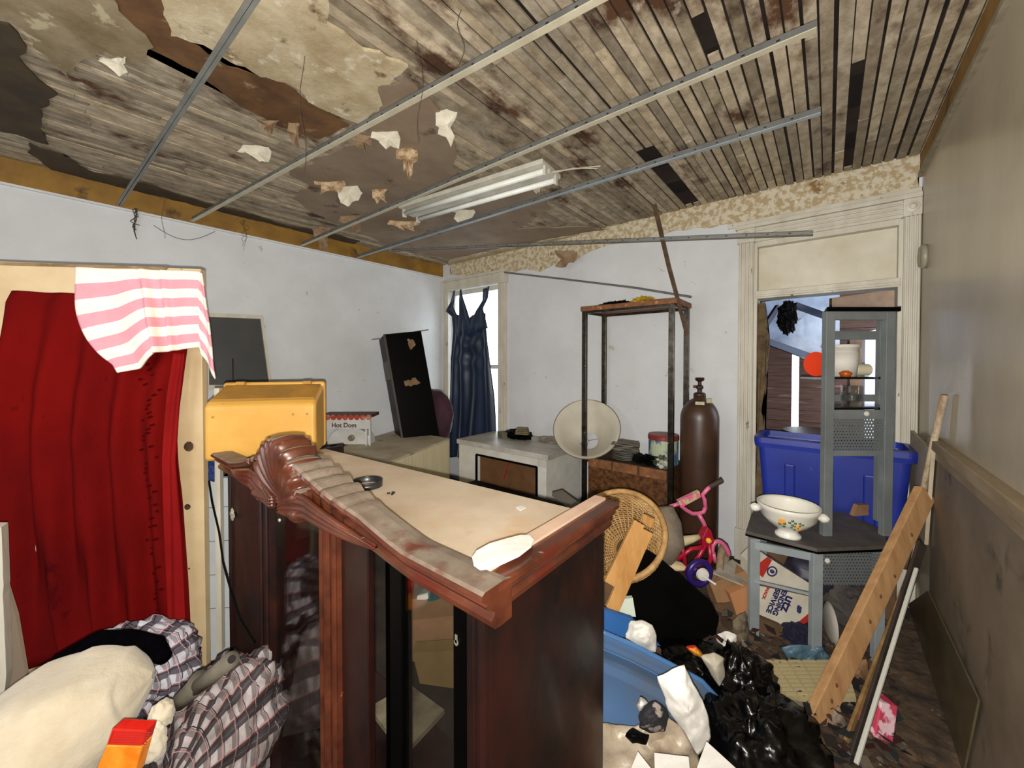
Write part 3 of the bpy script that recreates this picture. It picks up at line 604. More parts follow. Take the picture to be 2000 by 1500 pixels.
lbox(tw0 + .046, tw1 - .05, ty0 + .005, ty0 + .009, 1.095, 1.335, m_perf, 'perforated_panel', 0)
lbox(tw0 + .046, tw1 - .05, ty0 + .003, ty0 + .012, 1.285, 1.335, m_greym, 'panel_rail'); lbox(tw0 + .046, tw1 - .05, ty0 + .003, ty0 + .012, 1.085, 1.115, m_greym, 'panel_rail')
lbox(1.865, 2.185, 2.29, 2.31, 1.36, 1.40, m_greym, 'back_rail')
for (x, y, z) in ((1.905, ty0 - .002, 1.316), (1.625, 1.99, DT - .08)):
    b = B(); b.lathe([(.001, 0), (.013, 0), (.013, .005), (.005, .007), (.001, .005)], 16, M=Matrix.Translation((x, y, z)) @ Matrix.Rotation(PI / 2, 4, 'X')); b.obj('bolt_cap', m_white, rk)

def camloc(px, z, Z): r = ray(px, 705); p = CAM + r * z; return V((p.x, p.y, Z))
# things on the tower shelf
bk = thing('paint_bucket', 'white plastic bucket with blue label standing on the tower shelf', 'bucket', camloc(1641, 2.22, 1.513))
b = B(); b.lathe([(.001, 0), (.072, 0), (.082, .16), (.088, .162), (.088, .178), (.080, .178), (.070, .01), (.001, .008)], 28); b.obj('bucket_body', m_white, bk, smooth=True)
b = B(); b.lathe([(.075, .02), (.0835, .135)], 28, f=None); b.obj('bucket_label', mat('worn_label', (206, 202, 192), (60, 60, 120), scale=9, rough=.6, lo=.66, hi=.7), bk, smooth=True)
b = B(); b.tube([(0, 0, 0), (0, 0, .085)], .034, 20); b.obj('plastic_cup', mat('cream_cup', (212, 202, 172), None, rough=.4), loc=camloc(1680, 2.26, 1.548) - RT * .04, rot=(0, PI / 2, YAW), label='cream cup lying on its side beside the white bucket', cat='cup', bevel=.003, smooth=False)
b = B(); b.lathe([(.001, 0), (.068, 0), (.07, .008), (.001, .012)], 32, M=Matrix.Rotation(PI / 2, 4, 'X')); b.obj('orange_disc', mat('orange_red_plastic', (224, 64, 30), None, rough=.4), loc=camloc(1592, 2.23, 1.582), rot=(0, 0, YAW), label='orange-red plastic lid standing on edge at the left of the tower shelf', cat='lid')
b = B(); b.lathe([(.001, 0), (.022, 0), (.03, .02), (.012, .034), (.001, .034)], 16); b.obj('amber_cup', mat('amber_plastic', (170, 78, 20), None, rough=.2), loc=camloc(1652, 2.14, 1.513), label='small amber dish in front of the white bucket', cat='dish', smooth=True)
# clear jar on the lower shelf
b = B(); b.lathe([(.001, 0), (.045, 0), (.05, .03), (.05, .11), (.045, .115), (.045, .03), (.001, .004)], 24); b.obj('glass_jar', m_glass, loc=camloc(1665, 2.2, 1.346), smooth=True, label='clear glass jar on the lower tower shelf', cat='jar')
# tureen on the desk
tu = thing('tureen', 'white two-handled footed bowl with orange flowers on the grey desk', 'bowl', camloc(1543, 2.10, DT + .001), (0, 0, YAW - .55))
m_cer = mat('white_glazed_ceramic', (232, 230, 220), (222, 218, 204), scale=4, rough=.18, coat=.4)
b = B(); b.lathe([(.001, 0), (.062, 0), (.060, .012), (.045, .028), (.05, .04), (.095, .07), (.125, .105), (.134, .14), (.142, .15), (.146, .172), (.140, .176), (.132, .16), (.12, .11), (.08, .065), (.001, .05)], 40); b.obj('bowl_body', m_cer, tu, smooth=True)
for s_ in (-1, 1):
    b = B(); b.blob((s_ * .152, 0, .125), (.026, .022, .022), .15, 4, seed=s_); b.obj('handle', m_cer, tu, smooth=True)
def spray(b, c, r, n, rr_, ph=0):
    def yy(x, z): R2 = (.095 + (z - .07) * .86 if z < .105 else .125 + (z - .105) * .26) + .003; return -math.sqrt(max(1e-4, R2 * R2 - x * x))
    c = (c[0], yy(c[0], c[2]), c[2])
    for k in range(n):
        a = 2 * PI * k / n + ph; b.blob((c[0] + r * math.cos(a), yy(c[0] + r * math.cos(a), c[2] + r * math.sin(a)), c[2] + r * math.sin(a)), (rr_, .002, rr_), 0, 1, sub=1)
b = B(); spray(b, (-.035, -.117, .115), .009, 6, .008); spray(b, (.035, -.103, .092), .009, 6, .008); b.obj('flower_pattern', mat('orange_glaze', (226, 160, 70), None, rough=.3), tu)
b = B(); spray(b, (-.03, -.105, .095), .012, 3, .008, 1); spray(b, (.01, -.119, .115), .012, 4, .007); spray(b, (.02, -.1, .085), .013, 4, .006); spray(b, (.045, -.116, .11), .008, 3, .006); b.obj('leaf_pattern', mat('green_glaze', (74, 98, 66), None, rough=.3), tu)
# carton pieces behind the tower foot
slab('carton_scrap', [camloc(1672, 2.36, DT + .001), camloc(1745, 2.4, DT + .001), camloc(1745, 2.4, DT + .06), camloc(1680, 2.36, DT + .07)], FW * .03, m_card, 'small cardboard scrap with a white end behind the foot of the tower', 'cardboard')

# ------------------------------------------------------------------ metal shelf (etagere), cabinet, cylinder
et = thing('display_shelf', 'tall narrow chrome-framed shelf with rusty wooden top against the back wall', 'shelf', (-1.33, 3.32, 0))
for (x, y) in ((-1.712, 3.15), (-.952, 3.15), (-1.69, 3.50), (-.935, 3.50)):
    b = B(); b.bx((x - .02, y - .018, 0), (x + .02, y + .018, 2.05)); b.obj('post', m_chrome, et, world=True, bevel=.002)
b = B(); b.bx((-1.74, 3.12, 2.045), (-.905, 3.53, 2.085)); b.obj('top_board', m_rust, et, world=True, bevel=.002)
b = B()
for (p, q) in (((-1.712, 3.15), (-.952, 3.15)), ((-1.69, 3.5), (-.935, 3.5)), ((-1.712, 3.15), (-1.69, 3.5)), ((-.952, 3.15), (-.935, 3.5))): b.bar((*p, 2.035), (*q, 2.035), .02, .02)
b.obj('frame_rail', m_chrome, et, world=True)
b = B()
for z_ in (.95, 1.55): 
    for x in (-1.698, -.966): b.lathe([(.001, 0), (.006, 0), (.006, .008), (.001, .01)], 8, c=(x, 3.134, z_))
b.obj('screws', m_galv, et, world=True)
b = B(); b.blob(V((-1.48, 3.3, 2.10)), (.15, .09, .028), .5, 4, seed=2); b.obj('black_cloth', m_blackp, world=True, label='black rag lying on top of the tall metal shelf', cat='cloth')
b = B(); b.blob(V((-1.22, 3.27, 2.105)), (.085, .07, .035), .6, 5, seed=3, ridged=.3); b.obj('yellow_cloth', mat('yellow_cloth', (206, 180, 30), (170, 140, 20), scale=8, rough=.8), world=True, label='crumpled yellow cloth on top of the tall metal shelf', cat='cloth')
bc = thing('side_cabinet', 'burl-veneer cabinet with brown blotchy front inside the metal shelf frame', 'cabinet', (-1.33, 3.37, 0))
b = B(); b.bx((-1.69, 3.18, 0), (-.98, 3.57, .68)); b.obj('cabinet_body', m_burl, bc, world=True, bevel=.004)
b = B(); b.bx((-1.695, 3.17, .68), (-.972, 3.58, .725)); b.obj('cabinet_top', mat('dark_veneer_top', (70, 50, 32), (50, 34, 22), scale=12, rough=.6), bc, world=True, bevel=.003)
b = B()
for i in range(3): b.bx((-1.68 + i * .235, 3.165, .645), (-1.46 + i * .235, 3.178, .722))
b.obj('edge_tile', m_rust, bc, world=True, bevel=.002)
ZB = .726
# tin with red lid
tn = thing('biscuit_tin', 'round blue and cream tin with a red lid on the burl cabinet', 'tin', (-1.09, 3.40, ZB))
b = B(); b.lathe([(.001, 0), (.118, 0), (.12, .005), (.12, .22), (.001, .22)], 32); b.obj('tin_body', mat('printed_tin', (56, 98, 132), (170, 178, 146), scale=9, rough=.4, lo=.47, hi=.53, stretch=(1, 1, .5), spot=(60, 74, 60), sscale=14, sthr=.6), tn, smooth=False)
b = B(); b.lathe([(.001, .03), (.124, .03), (.126, .0), (.126, .032), (.12, .042), (.001, .044)], 32); b.obj('lid', mat('dull_red_lid', (132, 44, 40), (110, 34, 30), scale=8, rough=.45), tn, loc=(0, 0, .205))
# stack of dishes and papers
b = B()
for i in range(7): b.lathe([(.001, .0), (.09, 0), (.12 - .004 * (i % 3), .010), (.12 - .004 * (i % 3), .014), (.08, .006), (.001, .006)], 24, c=(.004 * (i % 2), .003 * (i % 3), i * .011))
b.obj('dish_stack', mat('grey_dishes', (120, 118, 108), (96, 94, 84), scale=9, rough=.35), loc=(-1.40, 3.33, ZB), label='stack of grey dishes on the burl cabinet beside the lampshade', cat='dishes')
b = B()
for i in range(5): b.prism(ragged([V((-.11, -.08, .085 + i * .012)), V((.12, -.07, .085 + i * .012)), V((.11, .08, .09 + i * .012)), V((-.10, .08, .087 + i * .012))], .02, .03, i + 3), (0, 0, .004))
b.obj('crumpled_papers', mat('grey_paper', (116, 110, 98), (92, 86, 74), scale=12, rough=.8), loc=(-1.40, 3.33, ZB + .01), rot=(.05, .04, .3), label='crumpled grey papers lying on the stack of dishes', cat='paper')
b = B(); b.blob((0, 0, .045), (.07, .05, .05), .5, 5, seed=6); b.obj('small_ornament', mat('green_white_ornament', (58, 66, 48), (190, 190, 178), scale=16, rough=.5, lo=.5, hi=.58), loc=(-1.03, 3.215, ZB), label='small green and white ornament in front of the blue tin', cat='ornament')
b = B(); b.blob((0, 0, .03), (.10, .035, .045), .7, 5, seed=9); b.obj('black_ornament', m_blackp, loc=(-1.19, 3.25, ZB), label='black jumble of small trinkets before the tin', cat='trinkets')
# lampshade: cone with its wide mouth towards the camera
c1 = pt(1145, 836, 3.60); c2 = pt(1150, 861, 3.80)
ax = (c1 - c2); L_ = ax.length; az = ax.normalized()
q = az.to_track_quat('Z', 'Y').to_matrix().to_4x4()
ls = thing('lampshade', 'large cream frosted lampshade lying with its wide mouth forward between chest and shelf', 'lampshade', c2)
b = B(); M_ = Matrix.Translation(c2) @ q
b.lathe([(.092, 0), (.15, L_ * .25), (.235, L_ * .62), (.308, L_), (.302, L_), (.229, L_ * .62), (.144, L_ * .25), (.088, 0)], 48, M=M_)
b.bm.faces.ensure_lookup_table(); bmesh.ops.delete(b.bm, geom=[f for f in b.bm.faces if len(f.verts) > 8], context='FACES')
b.obj('shade', m_shade, ls, world=True, smooth=True)
b = B(); b.tube([M_ @ V((.306 * math.cos(a * PI / 24), .306 * math.sin(a * PI / 24), L_)) for a in range(48)], .0035, 6, close=True); b.obj('rim_wire', mat('brass_wire', (120, 104, 74), None, rough=.4, metal=.6), ls, world=True)
b = B()
for a in (0.3, 0.3 + 2.09, 0.3 + 4.19): b.tube([M_ @ V((0, 0, .004)), M_ @ V((.09 * math.cos(a), .09 * math.sin(a), .002))], .0025, 5)
b.obj('spider', m_galv, ls, world=True)
# gas cylinder
gp = camloc(1367, 3.06, 0)
gc = thing('gas_cylinder', 'tall brown compressed-gas cylinder beside the door frame', 'gas cylinder', gp)
R_ = .140; H_ = 1.14
b = B(); b.lathe([(.001, 0), (R_ - .01, 0), (R_, .02), (R_, H_)] + [(R_ * math.cos(a * PI / 20) + .0 if a < 8 else .045, H_ + .17 * math.sin(a * PI / 20)) for a in range(1, 9)] + [(.045, H_ + .19), (.001, H_ + .19)], 40); b.obj('cylinder_body', m_gas, gc, smooth=True)
b = B(); b.lathe([(.044, 0), (.044, .035), (.03, .045), (.001, .045)], 20, c=(0, 0, H_ + .165)); b.obj('neck_ring', mat('dark_brown_steel', (48, 30, 26), None, rough=.5), gc)
b = B(); b.lathe([(.018, 0), (.018, .03), (.028, .04), (.026, .055), (.014, .065), (.014, .09), (.03, .1), (.036, .112), (.03, .122), (.001, .124)], 14, c=(0, 0, H_ + .205)); b.bx((-.045, -.012, H_ + .245), (.0, .012, H_ + .265)); b.obj('valve', mat('valve_brass', (70, 46, 38), (50, 34, 28), scale=20, rough=.4, metal=.5), gc)
m_lab = mat('faded_sticker', (196, 188, 150), (150, 150, 120), scale=20, rough=.6)
for (px, py, w_, h_) in ((1367, 788, 16, 6), (1385, 783, 10, 8)):
    th = math.atan2(-1, 0); p = pt(px, py, 3.06 - .135); d_ = (V((p.x, p.y, 0)) - gp); d_.z = 0; d_.normalize(); q0 = gp + d_ * (R_ * .985); q0.z = p.z
    b = B(); b.bar(q0 - d_ * .002, q0 + d_ * .004, w_ * 2.95 / F, h_ * 2.95 / F); b.obj('sticker', m_lab, gc, world=True)

# ------------------------------------------------------------------ white chest and things on it
wc = thing('white_chest', 'chipped white low cabinet with a dark opening, under the window', 'cabinet', (-2.54, 3.24, 0))
x0, x1, y0, y1, zt = -3.12, -1.975, 2.92, 3.56, .75
b = B(); b.bx((x0, y0, 0), (x0 + .27, y1, zt - .05)); b.bx((x1 - .1, y0, 0), (x1, y1, zt - .05)); b.bx((x0, y1 - .03, 0), (x1, y1, zt - .05)); b.bx((x0, y0, .62), (x1, y0 + .03, zt - .05)); b.bx((x0, y0, 0), (x1, y0 + .03, .12))
b.obj('cabinet_body', m_white, wc, world=True, bevel=.004)
b = B(); b.bx((x0 - .015, y0 - .02, zt - .05), (x1 + .03, y1 + .02, zt)); b.obj('cabinet_top', mat('grimy_white_top', (196, 192, 182), (150, 144, 132), scale=4, rough=.4, spot=(110, 96, 78), sscale=10, sthr=.66), wc, world=True, bevel=.004)
b = B(); b.bx((x0 + .27, y0 + .05, .12), (x1 - .1, y0 + .06, .62)); b.obj('inner_panel', mat('brown_hardboard', (108, 74, 42), (88, 58, 32), scale=9, rough=.7), wc, world=True)
b = B()
for a, c in (((x0 + .27, .12), (x0 + .27, .62)), ((x0 + .27, .62), (x1 - .1, .62)), ((x1 - .1, .62), (x1 - .1, .12))): b.bar((a[0], y0 - .004, a[1]), (c[0], y0 - .004, c[1]), .018, .018, up=(0, 1, 0))
b.obj('opening_frame', m_black, wc, world=True)
b = B(); b.bar((-2.50, 2.94, .42), (-2.44, 2.95, .60), .02, .006); b.obj('red_strip', mat('red_strip', (150, 36, 26), None, rough=.6), world=True, label='thin red strip standing in the dark opening of the white cabinet', cat='strip')
for (px, py, w_, m, lab, nm) in ((1010, 852, (.16, .09, .055), m_blackp, 'black bundle of cloth on the white cabinet', 'black_bundle'), (1075, 858, (.15, .08, .03), mat('pale_rags', (150, 142, 130), (120, 112, 100), scale=9, rough=.9), 'pale crumpled rags on the white cabinet beside the lampshade', 'rag_heap')):
    p = onZ(px, py, zt + .03); b = B(); b.blob(V((p.x, p.y + .03, zt + w_[2] * .75)), w_, .4, 4, seed=px, ridged=.3); b.obj(nm, m, world=True, label=lab, cat='cloth')
p = onZ(1018, 838, zt + .14)
b = B()
for i in range(4): b.bx((-.07 + .003 * i, -.04, i * .018), (.07 - .004 * i, .04, i * .018 + .014))
b.obj('small_box', mat('olive_box', (120, 108, 74), (86, 76, 50), scale=12, rough=.6), loc=(p.x - .03, p.y + .06, zt + .075), rot=(0, 0, .4), label='small olive ribbed box on top of the black bundle', cat='box', bevel=.002)
p = onZ(985, 855, zt); slab('carton_scrap', [V((p.x - .1, p.y, zt + .001)), V((p.x + .02, p.y - .06, zt + .001)), V((p.x + .02, p.y - .06, zt + .06)), V((p.x - .1, p.y, zt + .06))], (.03, .08, 0), mat('olive_card', (96, 92, 70), None, rough=.8), 'low olive carton left of the black bundle', 'carton')

# cream box by the left wall
q4 = [V((-3.66, 1.79, .75)), V((-2.84, 1.86, .75)), V((-3.20, 2.86, .75)), V((-4.10, 2.80, .75))]
cb = thing('cream_chest', 'cream box chest with dusty top behind the carved cabinet', 'chest', (-3.45, 2.3, 0))
b = B(); b.prism([V((p.x, p.y, 0)) for p in q4], (0, 0, .735)); b.obj('chest_body', mat('cream_woodgrain', (212, 200, 166), (194, 180, 142), scale=5, rough=.5, stretch=(8, 8, .6)), cb, world=True, bevel=.006)
b = B(); b.prism([V((p.x, p.y, .735)) for p in q4], (0, 0, .02)); b.obj('chest_lid', mat('grimy_lid', (190, 178, 152), (158, 144, 116), scale=5, rough=.6, spot=(130, 112, 84), sscale=6, sthr=.62), cb, world=True, bevel=.004)
dt = B(); dt.bx((-4.14, 1.05, .70), (-3.72, 2.02, .74))
dt.bx((-4.14, 1.05, 0), (-4.09, 1.10, .70)); dt.bx((-3.77, 1.05, 0), (-3.72, 1.10, .70)); dt.bx((-4.14, 1.97, 0), (-4.09, 2.02, .70)); dt.bx((-3.80, 1.70, 0), (-3.75, 1.75, .70))
dt.obj('side_table', m_black, world=True, label='dark table against the left wall carrying the hot dog cooker', cat='table')
# hot dog cooker
hd = thing('hot_dog_cooker', 'white counter-top hot dog cooker with red scalloped awning', 'hot dog cooker', camloc(684, 3.95, .756), (0, 0, YAW))
m_hw = mat('cooker_white', (206, 206, 202), (188, 186, 180), scale=8, rough=.4)
b = B(); b.bx((-.27, -.10, .28), (.25, .12, .31)); b.obj('canopy_top', mat('grimy_canopy', (84, 56, 48), (60, 40, 34), scale=10, rough=.6), hd, bevel=.004)
b = B(); b.bx((-.265, -.108, .17), (.24, -.10, .285)); b.obj('sign_panel', m_hw, hd)
b = B()
for i in range(9):
    x = -.24 + i * .058; b.lathe([(.001, 0), (.028, 0), (.028, .004), (.001, .004)], 14, M=Matrix.Translation((x, -.108, .285)) @ Matrix.Rotation(PI / 2, 4, 'X'))
b.obj('awning_scallops', pattern_mat('red_white_scallop', 'scallop', (170, 54, 40), (196, 170, 150), n=1, dirt=.3) if False else mat('awning_red', (164, 56, 42), (176, 120, 100), scale=7, rough=.6, lo=.5, hi=.55), hd)
text('lettering', 'Hot Dogs', .062, .001, mat('brown_ink', (70, 28, 30), None, rough=.6), hd, MTX[hd] @ V((-.02, -.1095, .205)), RT, (0, 0, 1), bold=.0012)
for x in (-.25, .19, .225):
    b = B(); b.bx((x - .008, -.09, 0), (x + .008, -.07, .28)); b.obj('support', m_hw, hd)
b = B(); pf = [(.22 * math.cos(a * PI / 12) , .02 + .16 * math.sin(a * PI / 12)) for a in range(13)]
b.prism([V((x, -.05, z)) for x, z in pf] + [V((-.22, -.05, 0)), V((.22, -.05, 0))], (0, .14, 0)); b.obj('cooker_body', m_hw, hd, bevel=.01)
b = B(); b.lathe([(.001, 0), (.032, 0), (.03, .02), (.018, .024), (.018, .04), (.001, .04)], 18, M=Matrix.Translation((.03, -.052, .07)) @ Matrix.Rotation(PI / 2, 4, 'X')); b.obj('knob', mat('tan_knob', (120, 106, 80), None, rough=.4), hd)
b = B(); b.bx((-.06, -.045, 0), (.06, .045, .08)); b.obj('brick', mat('pinkish_brick', (176, 130, 104), (150, 104, 82), scale=14, rough=.8, bump=.4), loc=camloc(628, 3.2, .742) if False else V((-3.80, 1.58, .742)), rot=(0, 0, YAW), label='pinkish brick behind the yellow case', cat='brick', bevel=.004)
# maroon chair back by the corner
b = B(); b.blob(V((-3.76, 3.12, .92)), (.28, .16, .34), .08, 2, seed=5); o_ = b.obj('armchair', mat('maroon_velour', (66, 28, 42), (44, 18, 30), scale=5, rough=.8, sheen=.4, bump=.3), world=True, smooth=True, label='maroon velour armchair arm between the black cabinet and the dress', cat='armchair')
b = B(); b.bx((-4.02, 2.98, 0), (-3.5, 3.3, .68)); b.obj('chair_base', MATS['maroon_velour'], world=False, parent=None, label='x', cat='x') if False else None
# leaning black cabinet
bl0 = pt(784, 850, 4.26); bt0 = pt(750, 653, 4.30)
az = (bt0 - bl0).normalized(); xa = (RT - az * RT.dot(az)).normalized(); ya = az.cross(xa)
lk = thing('black_cabinet', 'tall black peeling cabinet leaning against the left wall', 'cabinet', bl0)
H2 = (bt0 - bl0).length; base = bl0 - az * .35
def lp(x, y, z): return base + xa * x + ya * y + az * z
b = B(); Wd, Dp, Hh = .42, .33, H2 + .35
def cuboid(b, x0, x1, y0, y1, z0, z1): b.prism([lp(x0, y0, z0), lp(x1, y0, z0), lp(x1, y1, z0), lp(x0, y1, z0)], az * (z1 - z0))
xa_r = (xa * math.cos(.50) + ya * math.sin(.50)); ya_r = (ya * math.cos(.50) - xa * math.sin(.50)); xa, ya = xa_r, ya_r
cuboid(b, 0, Wd, 0, Dp, 0, Hh); b.obj('cabinet_body', m_black, lk, world=True, bevel=.006)
b = B(); cuboid(b, -.012, .0, .05, Dp - .05, Hh * .66, Hh * .80); b.obj('side_opening', m_dkgrey, lk, world=True)
b = B(); cuboid(b, -.008, .012, -.008, .012, 0, Hh); b.obj('edge_strip', mat('worn_edge', (52, 44, 30), None, rough=.5), lk, world=True)
m_peel = mat('exposed_chipboard', (136, 108, 76), (106, 82, 56), scale=14, rough=.8)
for (x, z, w_, h_) in ((.24, Hh - .2, .07, .14), (.14, Hh - .62, .15, .085)):
    pts = [lp(x, -.001, z), lp(x + w_, -.001, z + h_ * .2), lp(x + w_ * .8, -.001, z + h_), lp(x - w_ * .1, -.001, z + h_ * .8)]
    slab('peeled_patch', pts, -ya * .002, m_peel, rag=.03, step=.01, parent=lk)
b = B(); b.tube([lp(Wd - .05, .1, Hh + .01), lp(Wd + .12, .1, Hh + .02)], .008, 6); b.tube([lp(-.1, .2, Hh - .01), lp(.05, .2, Hh - .01)], .008, 6); b.obj('top_rod', mat('dull_pewter', (130, 124, 110), None, rough=.5), lk, world=True)
# framed dark mirror on left wall
mr = thing('framed_mirror', 'dark grey mirror in a narrow white frame leaning on the left wall', 'mirror', onX(470, 700, XL + .05))
mp_ = [onX(400, 612, XL + .03), onX(512, 617, XL + .03), onX(531, 760, XL + .10), onX(400, 760, XL + .10)]
nrm = V((1, 0, .12)).normalized()
cen = sum(mp_, V()) / 4
outer = [cen + (p - cen) * 1.0 for p in mp_]; inner = [cen + (p - cen) * .90 for p in mp_]
b = B()
for i in range(4): b.prism([outer[i], outer[(i + 1) % 4], inner[(i + 1) % 4], inner[i]], nrm * .025)
b.obj('frame', m_trim, mr, world=True)
b = B(); b.prism([cen + (p - cen) * .92 for p in mp_], nrm * .008); b.obj('mirror_glass', m_dkgrey, mr, world=True)
b = B(); b.bar(onX(456, 745, XL + .13), onX(455, 700, XL + .11), .008, .02, up=(1, 0, 0)); b.obj('scratch', m_blk, mr, world=True)

# ------------------------------------------------------------------ left door slab with red curtain, towel
dl, drr = pt(-60, 511, 1.66), pt(392, 524, 1.82)
dn = (drr - dl).cross(V((0, 0, 1))).normalized()
if dn.dot(FW) > 0: dn = -dn     # towards the camera
def dpt(px, py, off=0):      # a point on the door's face, or off in front of it
    r = ray(px, py); return CAM + r * ((dl + dn * off - CAM).dot(dn) / r.dot(dn))
ld_ = thing('door_slab', 'loose cream door standing upright at the left behind the red curtain', 'door', V(((dl.x + drr.x) / 2, (dl.y + drr.y) / 2, 0)))
b = B(); A_ = [V((dl.x, dl.y, 0)), V((drr.x, drr.y, 0)), V((drr.x, drr.y, 2.03)), V((dl.x, dl.y, 2.03))]
b.prism(A_, -dn * .04); b.obj('slab', m_door, ld_, world=True, bevel=.003)
m_hole = mat('rusty_bore', (88, 62, 40), (46, 32, 22), scale=30, rough=.8)
for (px, py, r) in ((369, 871, .022), (366, 990, .014), (352, 1205, .006), (370, 1110, .004)):
    c = dpt(px, py); b = B(); b.prism(ragged([c + (RT * math.cos(a) + V((0, 0, math.sin(a)))) * r for a in [k * PI / 5 for k in range(10)]], r * .25, r * .4, px), dn * .003); b.obj('lock_hole', m_hole, ld_, world=True)
b = B(); b.prism([dpt(0, 512) , dpt(330, 522), dpt(325, 527), dpt(0, 518)], dn * .004); b.obj('grimy_top', mat('grimy_edge', (110, 86, 56), (150, 124, 86), scale=14, rough=.8), ld_, world=True)
# second upright post to its right (white edge)
slab('white_post', [dpt(404, 760) - dn * .06, dpt(414, 760) - dn * .06, dpt(420, 1290) - dn * .06, dpt(408, 1290) - dn * .06], -dn * .03, m_trim, 'narrow white batten upright beside the loose cream door', 'batten')
# curtain
crows = [(0, 24, 362, 568), (.05, 14, 362, 590), (.12, 8, 365, 650), (.2, 6, 358, 700), (.35, 4, 348, 790), (.5, 4, 345, 860), (.65, 6, 352, 960), (.8, 12, 358, 1080), (.92, 24, 362, 1190), (1, 45, 366, 1300)]
def cfn(u, v):
    xl, xr, y = lerp_tab(crows, v); xl -= 0
    yy_ = y + (14 * u if v < .05 else 0) + 60 * (u - .0) * v * 0
    p = dpt(xl + (xr - xl) * u, yy_, .034)
    am = .010 + .016 * min(1, v * 2)
    f = am * math.sin(u * 24 + 2.2 * math.sin(v * 3) + u * u * 5) + .008 * math.sin(u * 55 + v * 6) * v + .008 * noise.noise(V((u * 6, v * 8, 0)))
    return p + dn * f
cu = thing('red_curtain', 'dark red velvet curtain hung over the loose cream door', 'curtain', V((dl.x + .3, dl.y, .3)))
b = B(); b.grid(cfn, 90, 60); b.obj('curtain_cloth', m_red, cu, world=True, smooth=True, solid=.004)
def cfn2(u, v):
    y = 690 + (1290 - 690) * v; tabs = [(0, 338, 362), (.15, 325, 352), (.35, 318, 343), (.6, 322, 353), (1, 330, 364)]
    xl, xr = lerp_tab(tabs, v); return dpt(xl + (xr - xl) * u, y, .066) + dn * (.006 * math.sin(u * 8 + v * 4))
b = B(); b.grid(cfn2, 12, 50); b.obj('turned_hem', m_redl, cu, world=True, smooth=True, solid=.003)
m_rd = mat('raised_red_leaf', (70, 7, 8), (56, 5, 6), scale=20, rough=1, spec=.01)
b = B(); random.seed(3)
for k in range(46):
    u = random.uniform(.76, .90); v = .22 + .75 * k / 46; p = cfn(u, v) + dn * .004; a = random.uniform(0, 3)
    b.prism([p + RT * (math.cos(a + t_) * .014) + V((0, 0, 1)) * (math.sin(a + t_) * .006 + math.cos(a + t_) * .004) for t_ in (0, .9, 2.1, 3.14, 4.1, 5.3)], dn * .001)
b.obj('leaf_pattern', m_rd, cu, world=True)
# towel over the door's corner
def tfn(u, v):
    tl, tr = (150, 522), (388, 530)
    if u <= .78:
        s_ = u / .78; top = (150 + 238 * s_, 522 + 8 * s_)
        bot = (235 + 35 * s_ / .3, 728 - 8 * s_ / .3) if s_ < .3 else (270 + 34 * (s_ - .3) / .2, 720 - 30 * (s_ - .3) / .2) if s_ < .5 else (304 + 86 * (s_ - .5) / .5, 690 - 12 * (s_ - .5) / .5)
        bot = (bot[0], bot[1])
    else:
        s_ = (u - .78) / .22; top = (388 + 8 * s_, 530 + 4 * s_); bot = (390 + 34 * s_, 690 + 50 * s_)
    x = top[0] + (bot[0] - top[0]) * v; y = top[1] + (bot[1] - top[1]) * v
    if u < .35: x -= 44 * math.sin(min(1, v * 1.15) * PI) * (1 - u / .35) * .6; y += 26 * math.sin(v * PI) * (1 - u / .35)
    f = .010 * math.sin(u * 19 + 1) + .030 * math.exp(-((u - .43) / .025) ** 2) + .026 * math.exp(-((u - .55) / .02) ** 2) + .006 * noise.noise(V((u * 9, v * 5, 2)))
    return dpt(x, y, .085) + dn * (f * (.4 + v))
b = B(); b.grid(tfn, 80, 40)
tw = b.obj('striped_towel', m_towel, world=True, smooth=True, solid=.008, label='pink and white striped towel draped over the corner of the cream door', cat='towel')
# white tiled panel behind
tp = thing('tiled_panel', 'white tiled panel standing between the cream door and the carved cabinet', 'panel', camloc(422, 2.05, 0))
b = B(); pA, pB = camloc(396, 2.05, 0), camloc(470, 2.05, 0); b.prism([pA, pB, pB + V((0, 0, .98)), pA + V((0, 0, .98))], FW * .03); b.obj('panel_sheet', mat('pale_blue_white_tile', (206, 212, 216), (196, 202, 206), scale=4, rough=.25), tp, world=True)
b = B()
for z_ in (.28, .46, .64, .82): b.bar(pA + V((0, 0, z_)) - FW * .002, pB + V((0, 0, z_ + .012)) - FW * .002, .003, .003)
b.obj('grout_lines', mat('grout', (120, 120, 116), None), tp, world=True)
b = B(); b.tube([pt(408, 940, 1.78), pt(414, 980, 1.72), pt(428, 1040, 1.66), pt(436, 1100, 1.62), pt(450, 1150, 1.6), pt(470, 1210, 1.55), pt(498, 1255, 1.5)], .004, 6); b.obj('power_cord', m_blackp, world=True, label='thin black cord drooping beside the white tiled panel', cat='cord')
b = B(); b.blob(camloc(414, 1.95, 1.05), (.06, .05, .05), .2, 3, seed=2); b.obj('blue_bundle', mat('blue_cloth', (30, 52, 110), None, rough=.7), world=True, label='blue bundle on the tiled panel behind the carved cabinet', cat='cloth')

